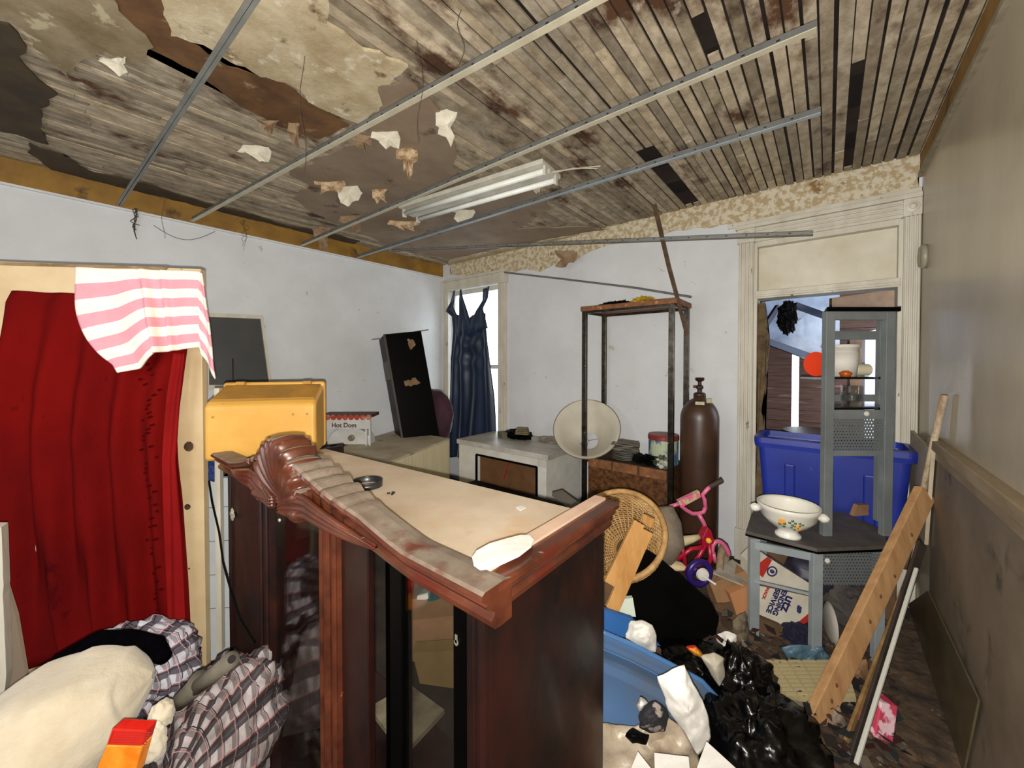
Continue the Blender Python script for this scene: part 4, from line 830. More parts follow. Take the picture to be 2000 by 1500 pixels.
# ------------------------------------------------------------------ carved cabinet in the foreground
XA, XB, YF, YB, ZTOP = -.50, -2.02, .53, 1.04, 1.2
cc = thing('china_cabinet', 'dark mahogany display cabinet with carved shell crown and glass front, in the foreground', 'cabinet', ((XA + XB) / 2, (YF + YB) / 2, 0))
def cbox(name, a, c, m, bevel=.003, label=None): b = B(); b.bx(a, c); return b.obj(name, m, cc, world=True, bevel=bevel, label=label)
cbox('side_panel', (XA - .02, YF + .02, 0), (XA, YB, 1.15), m_mahog)
cbox('side_panel', (XB, YF + .02, 0), (XB + .02, YB, 1.15), m_mahog)
cbox('bottom_panel', (XB, YF + .03, .05), (XA, YB, .08), m_mahog)
b = B(); b.prism([(XB + .02, YF + .01, 1.13), (XA - .02, YF + .01, 1.13), (XA - .02, YB, 1.13), (XB + .02, YB - .10, 1.13)], (0, 0, .018)); b.obj('top_panel', m_top, cc, world=True)
# corner posts with bead mouldings
for s_, xx in ((1, XA), (-1, XB)):
    b = B(); b.bx((xx - s_ * .045, YF, 0), (xx, YF + .02, 1.15)); b.tube([(xx - s_ * .006, YF + .002, 0), (xx - s_ * .006, YF + .002, 1.15)], .007, 8); b.tube([(xx - s_ * .024, YF, 0), (xx - s_ * .024, YF, 1.15)], .004, 8)
    b.obj('corner_post', m_mahog, cc, world=True)
cbox('door_stile', (-.590, YF + .004, .1), (-.548, YF + .022, 1.13), m_black)
cbox('door_stile', (-.815, YF + .004, .1), (-.765, YF + .022, 1.13), m_black)
cbox('glass_pane', (-.77, YF + .010, .1), (-.585, YF + .014, 1.13), m_glass, 0)
cbox('dark_gap_panel', (-.905, YF + .05, .1), (-.815, YF + .07, 1.13), m_black)  # black panel that paints the darkness of the open gap beside the door
cbox('centre_board', (-1.040, YF + .0, 0), (-.905, YF + .02, 1.15), m_mahog)
b = B(); b.bx((-1.135, YF - .012, 0), (-1.040, YF + .02, 1.14)); b.tube([(-1.05, YF - .014, 0), (-1.05, YF - .014, 1.14)], .008, 8); b.tube([(-1.09, YF - .014, 0), (-1.09, YF - .014, 1.14)], .012, 8); b.tube([(-1.127, YF - .014, 0), (-1.127, YF - .014, 1.14)], .007, 8); b.obj('fluted_stile', m_mahogR, cc, world=True)
cbox('centre_glass', (-1.53, YF + .010, .1), (-1.135, YF + .014, 1.13), m_glass, 0)
b = B(); b.bx((-1.63, YF - .012, 0), (-1.53, YF + .02, 1.14)); b.tube([(-1.545, YF - .014, 0), (-1.545, YF - .014, 1.14)], .008, 8); b.tube([(-1.6, YF - .014, 0), (-1.6, YF - .014, 1.14)], .008, 8); b.obj('fluted_stile', m_mahog, cc, world=True)
cbox('left_board', (-1.98, YF + .002, .05), (-1.63, YF + .02, 1.14), m_mahog)
for (x, z) in ((-.83, 1.03), (-.83, .78), (-.578, 1.03), (-.578, .70)):
    b = B(); b.lathe([(.001, 0), (.006, 0), (.006, .002), (.001, .002)], 10, M=Matrix.Translation((x, YF + .003 + (.045 if x < -.8 else 0), z)) @ Matrix.Rotation(PI / 2, 4, 'X')); b.bx((x - .003, YF + .001 + (.045 if x < -.8 else 0), z), (x + .003, YF + .003 + (.045 if x < -.8 else 0), z + .016)); b.obj('hinge_plate', mat('pewter', (160, 156, 140), None, rough=.35, metal=.6), cc, world=True)
p = onY(457, 1004, YF); b = B(); b.blob(p + V((0, -.006, 0)), (.028, .005, .012), .2, 5); b.blob(p + V((0, -.006, 0)), (.014, .006, .026), .2, 5, seed=2); b.obj('hinge_bracket', mat('bright_pewter', (186, 180, 160), None, rough=.3, metal=.5), cc, world=True)
p = onY(546, 1016, YF - .05); b = B(); b.blob(p, (.006, .004, .006), 0, 1, sub=2); b.obj('screw_head', MATS['bright_pewter'], cc, world=True)
# crown moulding: swept profile that rises towards the shell
W_ = XA - XB
def rise(t):
    s_ = 1 - abs(2 * t - 1)                    # 0 at ends, 1 at the centre
    if s_ < .28: return 0
    q = (s_ - .28) / .60; return .112 * min(1, q) ** 1.25
prof = [(-.004, -.080), (-.018, -.078), (-.026, -.070), (-.027, -.060), (-.020, -.054), (-.018, -.047), (-.028, -.040), (-.038, -.034), (-.041, -.028), (-.036, -.024), (-.044, -.020), (-.053, -.012), (-.051, -.004), (-.044, 0), (.005, 0), (.028, -.004), (.03, -.080)]
NP_ = len(prof)
b = B(); rings = []
NU = 180
for i in range(NU + 1):
    t_ = i / NU; x = XA + .045 - t_ * (W_ + .09); h = rise(t_); s_ = 1 - abs(2 * t_ - 1); carve = max(0, min(1, (s_ - .5) / .15))
    rib = carve * .010 * (abs(math.sin(i * .55)) - .5); out = -.02 * max(0, (s_ - .5)) * 2
    rings.append([b.bm.verts.new((x, YF + yo * (1 + .25 * carve) + out - rib * (1 if j < 14 else 0), ZTOP + zo + h + (rib * 1.2 if 10 < j < 16 else 0) - (h * .35 if j in (0, 1, 2, NP_ - 1) else 0))) for j, (yo, zo) in enumerate(prof)])
for A_, C_ in zip(rings, rings[1:]):
    n = len(A_)
    for k in range(n): b.bm.faces.new((A_[k], A_[(k + 1) % n], C_[(k + 1) % n], C_[k]))
b.bm.faces.new(rings[0]); b.bm.faces.new(rings[-1][::-1])
bmesh.ops.recalc_face_normals(b.bm, faces=b.bm.faces)
cr = b.obj('crown_moulding', m_mahogR, cc, world=True)
cr.data.materials.append(m_dust)
for p_ in cr.data.polygons:
    if p_.index % NP_ in (12, 13, 14) and p_.index < NU * NP_: p_.material_index = 1
# side crown
for s_, xx in ((1, XA),):
    b = B(); r_ = []
    for y in (YF - .01, YB): r_.append([b.bm.verts.new((xx - s_ * yo * .88, y, ZTOP + zo - .0025)) for yo, zo in prof])
    n = len(prof)
    for k in range(n): b.bm.faces.new((r_[0][k], r_[0][(k + 1) % n], r_[1][(k + 1) % n], r_[1][k]))
    b.bm.faces.new(r_[0]); b.bm.faces.new(r_[1][::-1]); b.obj('side_moulding', m_mahogR, cc, world=True)
    b = B(); b.bx((xx - s_ * .030, YF + .015, ZTOP - .02), (xx + s_ * .004, YB, ZTOP + .004)); b.obj('cap_strip', mat('pale_cap', (214, 184, 160), (196, 162, 136), scale=9, rough=.6), cc, world=True)
# carved shell: a fan of ribs
sc_ = V(((XA + XB) / 2 - .005, YF - .045, ZTOP - .035)); b = B()
NR = 13
def shellf(u, v):
    a = -.05 + (PI + .10) * u; rib = 1 - abs(math.cos(u * NR * PI)) ** 1.6
    top = math.sin(max(0, min(PI, a)))
    if v < .74:
        q = v / .74; r = .03 + .97 * q; y = -.010 - .030 * math.sin(q * 2.0) - .013 * rib * q
    else:
        q = (v - .74) / .26; r = 1 + .04 * math.sin(q * PI); y = -.010 - .030 * math.sin(2.0) + .080 * q - .013 * rib * (1 - q)
    r *= 1 + .075 * rib * min(1, v * 1.3)
    return sc_ + V((.150 * r * math.cos(a), y, .182 * r * math.sin(a) + .004))
b.grid(shellf, NR * 12, 24); sh = b.obj('shell_carving', m_mahogR, cc, world=True, smooth=True, solid=.010)
sh.data.materials.append(m_dust)
for p_ in sh.data.polygons:
    if abs(p_.normal.z) > .8 and abs(p_.normal.y) < .6: p_.material_index = 1
for s_ in (-1, 1):       # ribbed acanthus leaf trailing from the shell under the crown
    def leaf(u, v):
        q = u; hgt = .085 * (1 - q) ** .8 * (.35 + .65 * min(1, q * 5)); rib = 1 - abs(math.cos(v * PI * 3.5)) ** 1.5
        xo = .03 + .46 * q; zc = ZTOP + rise(.5 - xo / (W_ + .09)) * .62 - .045 + .022 * q; k = min(1, q * 2.6)
        return V((sc_.x + s_ * xo, sc_.y - .030 - .014 * math.sin(q * PI) - .012 * rib * (1 - q) + .018 * q, (sc_.z + .008) * (1 - k) + zc * k + (v - .5) * hgt))
    b = B(); b.grid(leaf, 48, 28); b.obj('acanthus_leaf', m_mahogR, cc, world=True, smooth=True, solid=.012)
# things on top
ZP = 1.149
yb_ = thing('yellow_case', 'bright yellow metal case with hinged lid on the left end of the carved cabinet', 'case', V((-1.87, .90, ZP)), (0, 0, YAW - .03))
cx0, cx1 = 0, 0
W3, D3, H3 = .455, .26, .245
ctr = camloc(523, 1.88, ZP); yb_.location = ctr; yb_.rotation_euler = (0, 0, YAW + .28); MTX[yb_] = Matrix.Translation(ctr) @ Euler((0, 0, YAW + .28)).to_matrix().to_4x4()
b = B(); b.prism([V((-W3 / 2, -.10, 0)), V((-W3 / 2, .12, 0)), V((-W3 / 2, .12, H3 + .085)), V((-W3 / 2, -.075, H3 + .02)), V((-W3 / 2, -.10, H3 + .0))], (W3, 0, 0)); b.obj('case_body', m_yellow, yb_, bevel=.018, bseg=4)
b = B(); b.bx((-W3 / 2 - .004, .11, .0), (W3 / 2 + .006, .145, H3 + .098)); b.obj('lid', m_yellow, yb_, bevel=.016, bseg=4)
b = B(); b.prism([V((-W3 / 2 + .014, -.06, H3 + .026)), V((-W3 / 2 + .014, .108, H3 + .082)), V((W3 / 2 - .014, .108, H3 + .082)), V((W3 / 2 - .014, -.06, H3 + .026))], (0, 0, .004)); b.obj('dusty_top', m_yellowd, yb_, rot=(0, 0, 0), bevel=.004)
for x in (-.15, .15):
    b = B(); b.bx((x - .02, .095, H3 + .085), (x + .02, .12, H3 + .102)); b.obj('latch', m_yellowd, yb_, bevel=.003)
b = B()
for x, z in ((-.19, .03), (.19, .03), (-.19, .20), (.19, .20), (.13, .2), (.03, .1)): b.lathe([(.001, 0), (.005, 0), (.005, .003), (.001, .004)], 10, M=Matrix.Translation((x, -.10, z)) @ Matrix.Rotation(PI / 2, 4, 'X'))
b.obj('rivet', m_yellowd, yb_)
rg = thing('metal_clamp', 'round grey metal clamp ring with a long handle on the cabinet top', 'clamp', onZ(717, 950, ZP + .003))
c = onZ(717, 950, ZP); b = B(); ringpts = [c + V((.050 * math.cos(a), .050 * math.sin(a), .012)) for a in [k * 2 * PI / 32 for k in range(32)]]
b.lathe([(.050, .001), (.050, .020), (.053, .022), (.053, .001), (.050, .001)], 40, c=(c.x, c.y, ZP)); b.tube([V((c.x + .0515 * math.cos(k), c.y + .0515 * math.sin(k), ZP + .021)) for k in [j * PI / 16 for j in range(32)]], .003, 6, close=True)
b.bm.faces.ensure_lookup_table(); bmesh.ops.delete(b.bm, geom=[f for f in b.bm.faces if len(f.verts) > 20], context='FACES')
b.obj('ring', mat('oiled_steel', (70, 70, 70), (50, 50, 50), scale=20, rough=.35, metal=.5), rg, world=True, smooth=True)
b = B(); b.tube([onZ(683, 944, ZP + .015), onZ(668, 930, ZP + .012), onZ(635, 925, ZP + .012), onZ(608, 923, ZP + .012)], .005, 8); b.obj('handle', mat('dark_steel', (62, 58, 54), None, rough=.4, metal=.5), rg, world=True)
for i, (px, py) in enumerate(((757, 963), (765, 966), (772, 962))):
    p = onZ(px, py, ZP + .002); b = B(); b.bar(p, p + V((.012 * math.cos(i * 2), .012 * math.sin(i * 2), .002)), .006, .004); b.obj('metal_scrap', MATS['dark_steel'], world=True, label=('tiny dark metal scrap nearest the clamp ring', 'tiny dark metal scrap between two others by the clamp ring', 'tiny dark metal scrap farthest right of the clamp ring')[i], cat='scrap', group='tiny scraps beside the clamp')
ins = [(922, 1092), (930, 1080), (955, 1066), (985, 1057), (1015, 1049), (1035, 1049), (1043, 1058), (1038, 1070), (1015, 1088), (985, 1102), (958, 1113), (938, 1115), (925, 1106)]
slab('insole', [onZ(x, y, 1.206) for x, y in ins], (0, 0, .006), m_paper, 'white shoe insole lying at the front corner of the cabinet top', 'insole', bevel=.002)
slab('paper_scrap', [onZ(x, y, ZP + .001) for x, y in ((1008, 992), (1018, 988), (1028, 992), (1016, 998))], (0, 0, .002), m_paper, 'tiny white paper scrap at the back of the cabinet top', 'paper')
# junk visible through the cabinet's glass
slab('floor_tile', [onZ(720, 1390, .15), onZ(800, 1345, .15), onZ(868, 1395, .15), onZ(790, 1480, .15)], (0, 0, .02), mat('mottled_stone', (140, 130, 104), (96, 86, 66), scale=12, rough=.7), 'square mottled stone tile lying behind the cabinet glass', 'tile')
slab('cardboard_sheet', [pt(775, 1215, 1.55), pt(905, 1200, 1.6), pt(905, 1300, 1.6), pt(790, 1290, 1.55)], FW * .15, m_card, 'cardboard box seen through the cabinet glass', 'box')
slab('paper_bag', [pt(805, 1275, 1.45), pt(895, 1270, 1.45), pt(890, 1345, 1.45), pt(820, 1335, 1.45)], FW * .06, mat('tan_paper', (136, 112, 66), (110, 90, 52), scale=8, rough=.8), 'tan paper bag low behind the cabinet glass', 'bag')
b = B(); b.blob(pt(845, 1180, 1.75), (.08, .08, .07), .1, 2); b.obj('teal_ball', mat('teal_fabric', (30, 84, 84), None, rough=.6), world=True, label='teal bundle seen at the top of the cabinet opening', cat='bundle')
slab('white_card', [pt(815, 1165, 1.7), pt(835, 1160, 1.7), pt(845, 1210, 1.7), pt(808, 1212, 1.7)], FW * .01, m_paper, 'pale card seen through the cabinet opening', 'card')
slab('plaid_fold', [pt(590, 1235, 1.5), pt(628, 1225, 1.5), pt(632, 1420, 1.5), pt(550, 1440, 1.5)], FW * .05, m_plaid, 'plaid cloth seen through the centre glass', 'cloth')

# ------------------------------------------------------------------ wicker basket and pine pieces
bc_ = pt(1206, 1040, 2.02); wk = thing('wicker_basket', 'round wicker basket tilted behind the corner of the carved cabinet', 'basket', V((bc_.x, bc_.y, .52)))
ax = (-FW * .55 + V((0, 0, .70)) - RT * .42).normalized(); q = ax.to_track_quat('Z', 'Y').to_matrix().to_4x4(); Mb = Matrix.Translation(bc_ - ax * .12) @ q
RB = .235
b = B(); b.tube([Mb @ V((RB * math.cos(a * PI / 24), RB * math.sin(a * PI / 24), .12)) for a in range(48)], .015, 10, close=True); b.obj('rim', m_wick, wk, world=True, smooth=True)
b = B()
def bowl(a, s_): r = RB * math.sin(s_ * PI / 2 * .98 + .02); return Mb @ V((r * math.cos(a), r * math.sin(a), .12 - .20 * math.cos(s_ * PI / 2)))
for k in range(40): b.tube([bowl(k * PI / 20, .15 + .85 * j / 8) for j in range(9)], .004, 5)
for j in range(24):
    s_ = .2 + .8 * j / 24; b.tube([bowl(a * PI / 40 * 1.0, s_) + ax * (.004 if (a + j) % 2 else -.004) for a in range(80)], .0042, 4, close=True)
b.obj('weave', m_wick, wk, world=True)
b = B(); b.grid(lambda u, v: bowl(u * 2 * PI, .02 + .96 * v) - ax * .012, 32, 8, closeu=True); b.obj('lining', mat('dark_wicker', (84, 58, 30), (60, 40, 20), scale=20, rough=.8), wk, world=True, smooth=True)
b = B(); b.bx((-.14, -.14, 0), (.14, .14, .50)); b.obj('cardboard_box', m_cardd, loc=(bc_.x, bc_.y + .1, 0), rot=(0, 0, .5), label='brown carton under the wicker basket', cat='box')
for (a, c, w_, h_, lab) in (((1248, 1020), (1190, 1140), .05, .02, 'yellow pine batten in front of the wicker basket, left one'), ((1262, 1035), (1195, 1190), .06, .02, 'yellow pine batten with a dark knot in front of the wicker basket'), ((1258, 1012), (1275, 1022), .04, .02, 'short pine block on the wicker basket')):
    z_ = 1.72 if lab[7:11] == 'pine' and 'left' in lab else 1.76; b = B(); b.bar(pt(*a, z_), pt(*c, z_ - .05), w_, h_, up=-FW); b.obj('pine_batten', m_pine, world=True, label=lab, cat='batten', bevel=.002)
slab('grey_plank', [pt(1078, 962, 2.3), pt(1098, 957, 2.3), pt(1135, 985, 2.0), pt(1135, 1002, 2.0)], V((0, 0, -.02)), mat('grey_board', (104, 96, 86), None, rough=.7), 'small grey plank in the dark gap behind the carved cabinet', 'plank')
slab('gap_shadow_block', [V((-2.7, 2.1, .0)), V((-1.2, 2.1, .0)), V((-1.2, 2.75, .0)), V((-2.7, 2.75, .0))], V((0, 0, .42)), m_blackp, 'low black block put in as the shadow of the gap before the white cabinet', 'shadow block')  # added black block, stands in for the shadow behind the carved cabinet

# ------------------------------------------------------------------ children's bicycle
kb = thing('childs_bicycle', "pink and crimson child's bicycle dumped in front of the gas cylinder", 'bicycle', camloc(1365, 2.3, .25))
zb = 2.3
b = B(); b.tube([pt(x, y, zb) for x, y in ((1308, 990), (1325, 984), (1340, 996), (1352, 1003), (1364, 1003), (1374, 1000), (1378, 990))] , .012, 10); b.tube([pt(x, y, zb) for x, y in ((1378, 992), (1376, 975), (1372, 966), (1382, 955), (1388, 950))], .012, 10); b.tube([pt(x, y, zb) for x, y in ((1364, 1003), (1374, 1020), (1380, 1036))], .013, 10); b.obj('handlebar', m_pink, kb, world=True, smooth=True)
b = B(); b.tube([pt(1386, 951, zb), pt(1411, 938, zb - .02)], .015, 12); b.obj('grip', mat('brown_rubber', (50, 36, 30), None, rough=.7), kb, world=True)
slab('handlebar_pad', [pt(1325, 979, zb - .03), pt(1366, 959, zb - .03), pt(1369, 971, zb - .03), pt(1330, 992, zb - .03)], FW * .03, mat('printed_pad', (206, 90, 130), (170, 176, 120), scale=26, rough=.4, lo=.46, hi=.54), parent=kb)
b = B(); P_ = [(1302, 1052), (1312, 1058), (1330, 1058), (1350, 1053), (1366, 1048)]; b.tube([pt(x, y, zb - .08) for x, y in P_], [.03, .036, .03, .022, .014], 12); b.obj('saddle', mat('cream_vinyl', (200, 188, 152), (180, 164, 124), scale=8, rough=.4), kb, world=True, smooth=True)
b = B(); b.prism([pt(x, y, zb - .04) for x, y in ((1371, 1052), (1382, 1030), (1390, 1036), (1396, 1056), (1394, 1064), (1382, 1060), (1374, 1070))], FW * .06); b.obj('fairing', m_hot, kb, world=True, bevel=.006)
b = B(); b.blob(pt(1384, 1056, zb - .06), (.016, .012, .016), 0, 1, sub=1); b.obj('flower_badge', mat('yellow_badge', (226, 170, 50), None), kb, world=True)
b = B()
for P_ in (((1380, 1058), (1366, 1085), (1345, 1110)), ((1378, 1068), (1350, 1072), (1318, 1096)), ((1330, 1060), (1336, 1085), (1340, 1118)), ((1385, 1062), (1388, 1090), (1376, 1125)), ((1318, 1096), (1345, 1108), (1376, 1100))): b.tube([pt(x, y, zb) for x, y in P_], .013, 8)
b.obj('frame', m_hot, kb, world=True, smooth=True)
b = B(); b.tube([pt(1408 + 16 * math.cos(a) + 6 * math.sin(a), 1085 + 28 * math.sin(a) - 0, zb) for a in [PI * 1.05 + k * PI * .95 / 12 for k in range(13)]], .013, 8); b.tube([pt(1393, 1078, zb), pt(1397, 1098, zb)], .011, 8); b.obj('fender', m_pink, kb, world=True, smooth=True)
def wheel(nm, px, py, z, rpx, m, th, yaw):
    c = pt(px, py, z); r = rpx * z / F; x_ = (RT * math.cos(yaw) + FW * math.sin(yaw)); b = B(); b.tube([c + x_ * (r * math.cos(a)) + V((0, 0, r * math.sin(a))) for a in [k * PI / 14 for k in range(28)]], th, 10, close=True); return b.obj(nm, m, kb, world=True, smooth=True), c, x_, r
wheel('wheel', 1412, 1100, zb + .05, 32, mat('tan_tyre', (146, 128, 100), (110, 94, 70), scale=30, rough=.8), .02, .9)
_, c, x_, r = wheel('training_wheel', 1366, 1119, zb - .15, 22, m_purple, .018, .15)
b = B(); b.lathe([(.001, 0), (.035, 0), (.03, .012), (.001, .016)], 20, M=Matrix.Translation(c + RT * .01 - FW * .015) @ (-FW).to_track_quat('Z', 'Y').to_matrix().to_4x4()); b.obj('hub', m_white, kb, world=True)
b = B(); b.tube([c - FW * .02, c - FW * .08 + RT * .05 - V((0, 0, .02))], .006, 8); b.obj('axle', m_white, kb, world=True)
b = B(); b.blob(pt(1357, 1113, zb - .12), (.02, .02, .03), .2, 3); b.obj('purple_guard', m_purple, kb, world=True, smooth=True)
# grey roll and plush
b = B(); b.tube([pt(1298, 990, 2.15), pt(1304, 1020, 2.13), pt(1308, 1060, 2.11), pt(1296, 1095, 2.1)], [.045, .07, .075, .05], 14); b.obj('felt_roll', m_grey, world=True, smooth=True, label='grey-brown felt roll leaning left of the child bicycle', cat='roll')
b = B(); b.blob(pt(1318, 1104, 2.08), (.055, .04, .022), .1, 2); b.obj('beige_slipper', mat('beige_fabric', (190, 170, 134), None, rough=.8), world=True, smooth=True, label='small beige slipper under the bicycle saddle', cat='slipper')

# ------------------------------------------------------------------ rubbish on the right
hp = B()
def hz(x, y):
    p = V((x, y, 0)); c = (p - CAM).dot(V((FW.x, FW.y, 0))); r_ = (p - CAM).dot(RT)
    g = .16 * math.exp(-((r_ - .75) / .55) ** 2 - ((c - 1.7) / .6) ** 2) + .17 * math.exp(-((r_ - 1.0) / .4) ** 2 - ((c - 2.35) / .5) ** 2)
    return .01 + g + .03 * noise.fractal(V((x * 7, y * 7, 0)), .8, 2, 4) * (1 if g > .01 else .4)
hp.grid(lambda u, v: (-1.1 + 1.52 * u, .5 + 2.9 * v, max(.002, hz(-1.1 + 1.52 * u, .5 + 2.9 * v))), 70, 110)
m_heap = mat('trodden_rubbish', (96, 76, 56), (44, 34, 26), scale=9, rough=.95, bump=1, spot=(150, 138, 118), sscale=13, sthr=.64, swid=.03, spot2=(24, 20, 20), s2scale=7, s2thr=.6)
hp.obj('rubbish_layer', m_heap, label='trodden layer of dirt and scraps covering the floor at the right', cat='rubbish', kind='stuff')
random.seed(11); b = B(); clr = b.bm.loops.layers.color.new('Col')
for k in range(620):
    px = random.uniform(1215, 1760); py = random.uniform(1110, 1490); p = onZ(px, py, .12); 
    if p.x > XR - .05 or p.x < -1.0: continue
    p.z = max(0, hz(p.x, p.y)) + random.uniform(.0, .05); s_ = random.uniform(.008, .032); a = random.uniform(0, 6.3)
    e1 = V((math.cos(a), math.sin(a), random.uniform(-.5, .5))).normalized() * s_; e2 = V((-math.sin(a), math.cos(a), random.uniform(-.5, .5))).normalized() * s_ * random.uniform(.3, 1)
    n0 = len(b.bm.faces); b.prism([p - e1 - e2, p + e1 - e2 * .6, p + e1 * .8 + e2, p - e1 * .7 + e2 * .9], (0, 0, .003)); b.bm.faces.ensure_lookup_table()
    c_ = random.choice(((.5, .46, .4), (.34, .24, .16), (.2, .14, .09), (.4, .33, .25), (.05, .05, .05), (.2, .13, .11), (.14, .18, .2), (.3, .08, .07), (.62, .6, .55)))
    for f in b.bm.faces[n0:]:
        for lp_ in f.loops: lp_[clr] = (*c_, 1)
b.obj('litter', mat('litter_scraps', (200, 196, 190), (150, 146, 140), scale=20, rough=.85, vcol=True), world=True, label='countless scraps of paper and card strewn over the floor at the right', cat='litter', kind='stuff')
# black case
bs = [(1243, 1078), (1262, 1068), (1288, 1085), (1390, 1172), (1408, 1205), (1400, 1240), (1380, 1266), (1330, 1275), (1285, 1262), (1240, 1200), (1207, 1165)]
slab('black_suitcase', [pt(x, y, 1.88) for x, y in bs], FW * .16 - V((0, 0, .12)), m_blackp, 'black moulded suitcase tipped over beside the carved cabinet', 'suitcase', bevel=.02)
# blue tub on its side
tb = thing('blue_tub', 'translucent steel-blue plastic tub lying on its side by the carved cabinet', 'tub', onZ(1290, 1420, .08))
b = B()
edge = [(1170, 1232), (1240, 1262), (1310, 1298), (1370, 1330), (1405, 1368), (1424, 1412), (1420, 1440)]
def tubf(u, v):
    q = u * (len(edge) - 1); i = min(int(q), len(edge) - 2); f = q - i; ex = edge[i][0] + (edge[i + 1][0] - edge[i][0]) * f; ey = edge[i][1] + (edge[i + 1][1] - edge[i][1]) * f
    cx_, cy_ = 1165, 1500; x = ex + (cx_ - ex) * v * .9; y = ey + (cy_ - ey) * v * .9 
    return pt(x, y, 1.50 - .26 * math.sin(min(1, v * 1.15) * PI / 2) - .02 * math.cos(v * 26) * (v < .3)) 
b.grid(tubf, 48, 30); b.obj('tub_body', m_bluet, tb, world=True, smooth=True, solid=.006)
b = B(); b.tube([tubf(k / 30, 0) for k in range(31)], .010, 8); b.tube([tubf(k / 30, .14) for k in range(31)], .006, 8); b.obj('tub_rim', mat('blue_rim', (74, 116, 166), None, rough=.3), tb, world=True, smooth=True)
slab('plastic_board', [pt(1180, 1190, 1.66), pt(1235, 1208, 1.66), pt(1290, 1262, 1.62), pt(1180, 1235, 1.62)], FW * .02, mat('cobalt_plastic', (34, 88, 150), None, rough=.35), 'cobalt blue plastic lid behind the blue tub', 'lid')
slab('white_tray', [pt(1195, 1172, 1.75), pt(1236, 1168, 1.75), pt(1242, 1205, 1.72), pt(1195, 1200, 1.72)], FW * .02, mat('pale_green_tray', (186, 196, 180), None, rough=.5), 'pale green-white tray above the blue lid', 'tray')
def crumple(name, pxs, z, m, label, cat, depth=.03, rag=.012, seed=0, amp=.02):
    cx_ = sum(p[0] for p in pxs) / len(pxs); cy_ = sum(p[1] for p in pxs) / len(pxs); n = len(pxs); b = B()
    def fn(u, v):
        q = u * n; i = int(q) % n; f = q - int(q); ex = pxs[i][0] + (pxs[(i + 1) % n][0] - pxs[i][0]) * f; ey = pxs[i][1] + (pxs[(i + 1) % n][1] - pxs[i][1]) * f
        jx = 4 * noise.noise(V((ex * .06, ey * .06, seed))); x = cx_ + (ex + jx - cx_) * v; y = cy_ + (ey + jx - cy_) * v
        p0 = pt(x, y, z); d = depth * (1 - v ** 2) + amp * noise.fractal(p0 * 14 + V((seed, 0, 0)), .9, 2, 4) + amp * .8 * (abs(noise.noise(p0 * 17 + V((0, seed, 0)))) - .2)
        return pt(x, y, z - d)
    b.grid(fn, max(24, n * 5), 14, closeu=True)
    bmesh.ops.remove_doubles(b.bm, verts=b.bm.verts, dist=.0005)
    return b.obj(name, m, world=True, label=label, cat=cat, solid=.006, smooth=True)
crumple('crumpled_paper', [(1222, 1245), (1232, 1212), (1245, 1210), (1272, 1220), (1280, 1240), (1282, 1275), (1260, 1268)], 1.50, m_paper, 'crumpled white tissue on the edge of the blue tub', 'paper', seed=1)
crumple('paper_towel', [(1285, 1322), (1335, 1298), (1350, 1330), (1370, 1365), (1382, 1400), (1388, 1440), (1365, 1475), (1345, 1470), (1325, 1415), (1305, 1385)], 1.20, m_paper, 'long white paper towel draped over the blue tub', 'paper', seed=2, amp=.012)
crumple('dirty_plastic_bag', [(1170, 1412), (1240, 1420), (1290, 1390), (1330, 1420), (1370, 1490), (1350, 1560), (1170, 1560)], 1.17, mat('grubby_clear_plastic', (176, 162, 142), (140, 124, 102), scale=9, rough=.35, bump=.6, bscale=12), 'grubby translucent plastic bag in front of the blue tub', 'bag', seed=3, amp=.02)
crumple('charred_paper', [(1248, 1400), (1258, 1380), (1280, 1372), (1300, 1385), (1306, 1405), (1296, 1425), (1270, 1430), (1250, 1420)], 1.10, mat('charred_paper_mat', (30, 28, 34), (150, 140, 130), scale=22, rough=.8, lo=.56, hi=.6), 'charred black and grey wad of paper on the plastic bag', 'paper', seed=4)
crumple('black_scrap', [(1222, 1436), (1236, 1424), (1250, 1432), (1268, 1438), (1258, 1450), (1236, 1450)], 1.09, m_blackp, 'small black scrap below the charred wad', 'scrap', seed=5)
crumple('plaster_bit', [(1243, 1376), (1252, 1364), (1264, 1372), (1258, 1384), (1248, 1386)], 1.12, m_paper, 'small white plaster bit above the charred wad', 'plaster bit', seed=6, amp=.005)
for i, (P_, lab) in enumerate(((((1246, 1468), (1220, 1530), (1295, 1530)), 'white card with a pointed corner, leftmost along the bottom edge'), (((1278, 1470), (1345, 1478), (1350, 1530), (1280, 1530)), 'square white card with faint ring, middle of the bottom edge'), (((1380, 1448), (1350, 1530), (1470, 1530)), 'white card rising to a point at the edge of the black bags'))):
    slab('white_card', [pt(x, y, 1.03 + .01 * i) for x, y in P_], FW * .002 - V((0, 0, .003)), m_paper, lab, 'card', group='white cards along the bottom edge')
for P_, z_, m_, lab, cat_ in (([(1398, 1240), (1415, 1232), (1438, 1240), (1442, 1268), (1425, 1290), (1405, 1275)], 1.95, m_paper, 'crumpled grey-white tissue right of the black suitcase', 'paper'), ([(1430, 1210), (1456, 1195), (1462, 1240), (1462, 1300), (1440, 1290)], 2.0, mat('mottled_cloth', (120, 106, 84), (60, 52, 40), scale=22, rough=.9), 'mottled grey-green cloth by the left desk leg', 'cloth'),
        ([(1610, 1395), (1640, 1380), (1665, 1440), (1640, 1480)], 1.66, mat('pale_rag', (140, 124, 108), (100, 86, 72), scale=9, rough=.9), 'pale crumpled rag at the foot of the big plank', 'cloth'),
        ([(1650, 1300), (1690, 1285), (1705, 1330), (1665, 1350)], 1.95, m_card, 'cardboard scrap between plank and gilt strip', 'cardboard')):
    crumple('crumpled_' + cat_, P_, z_, m_, lab, cat_, seed=int(z_ * 100), amp=.015)
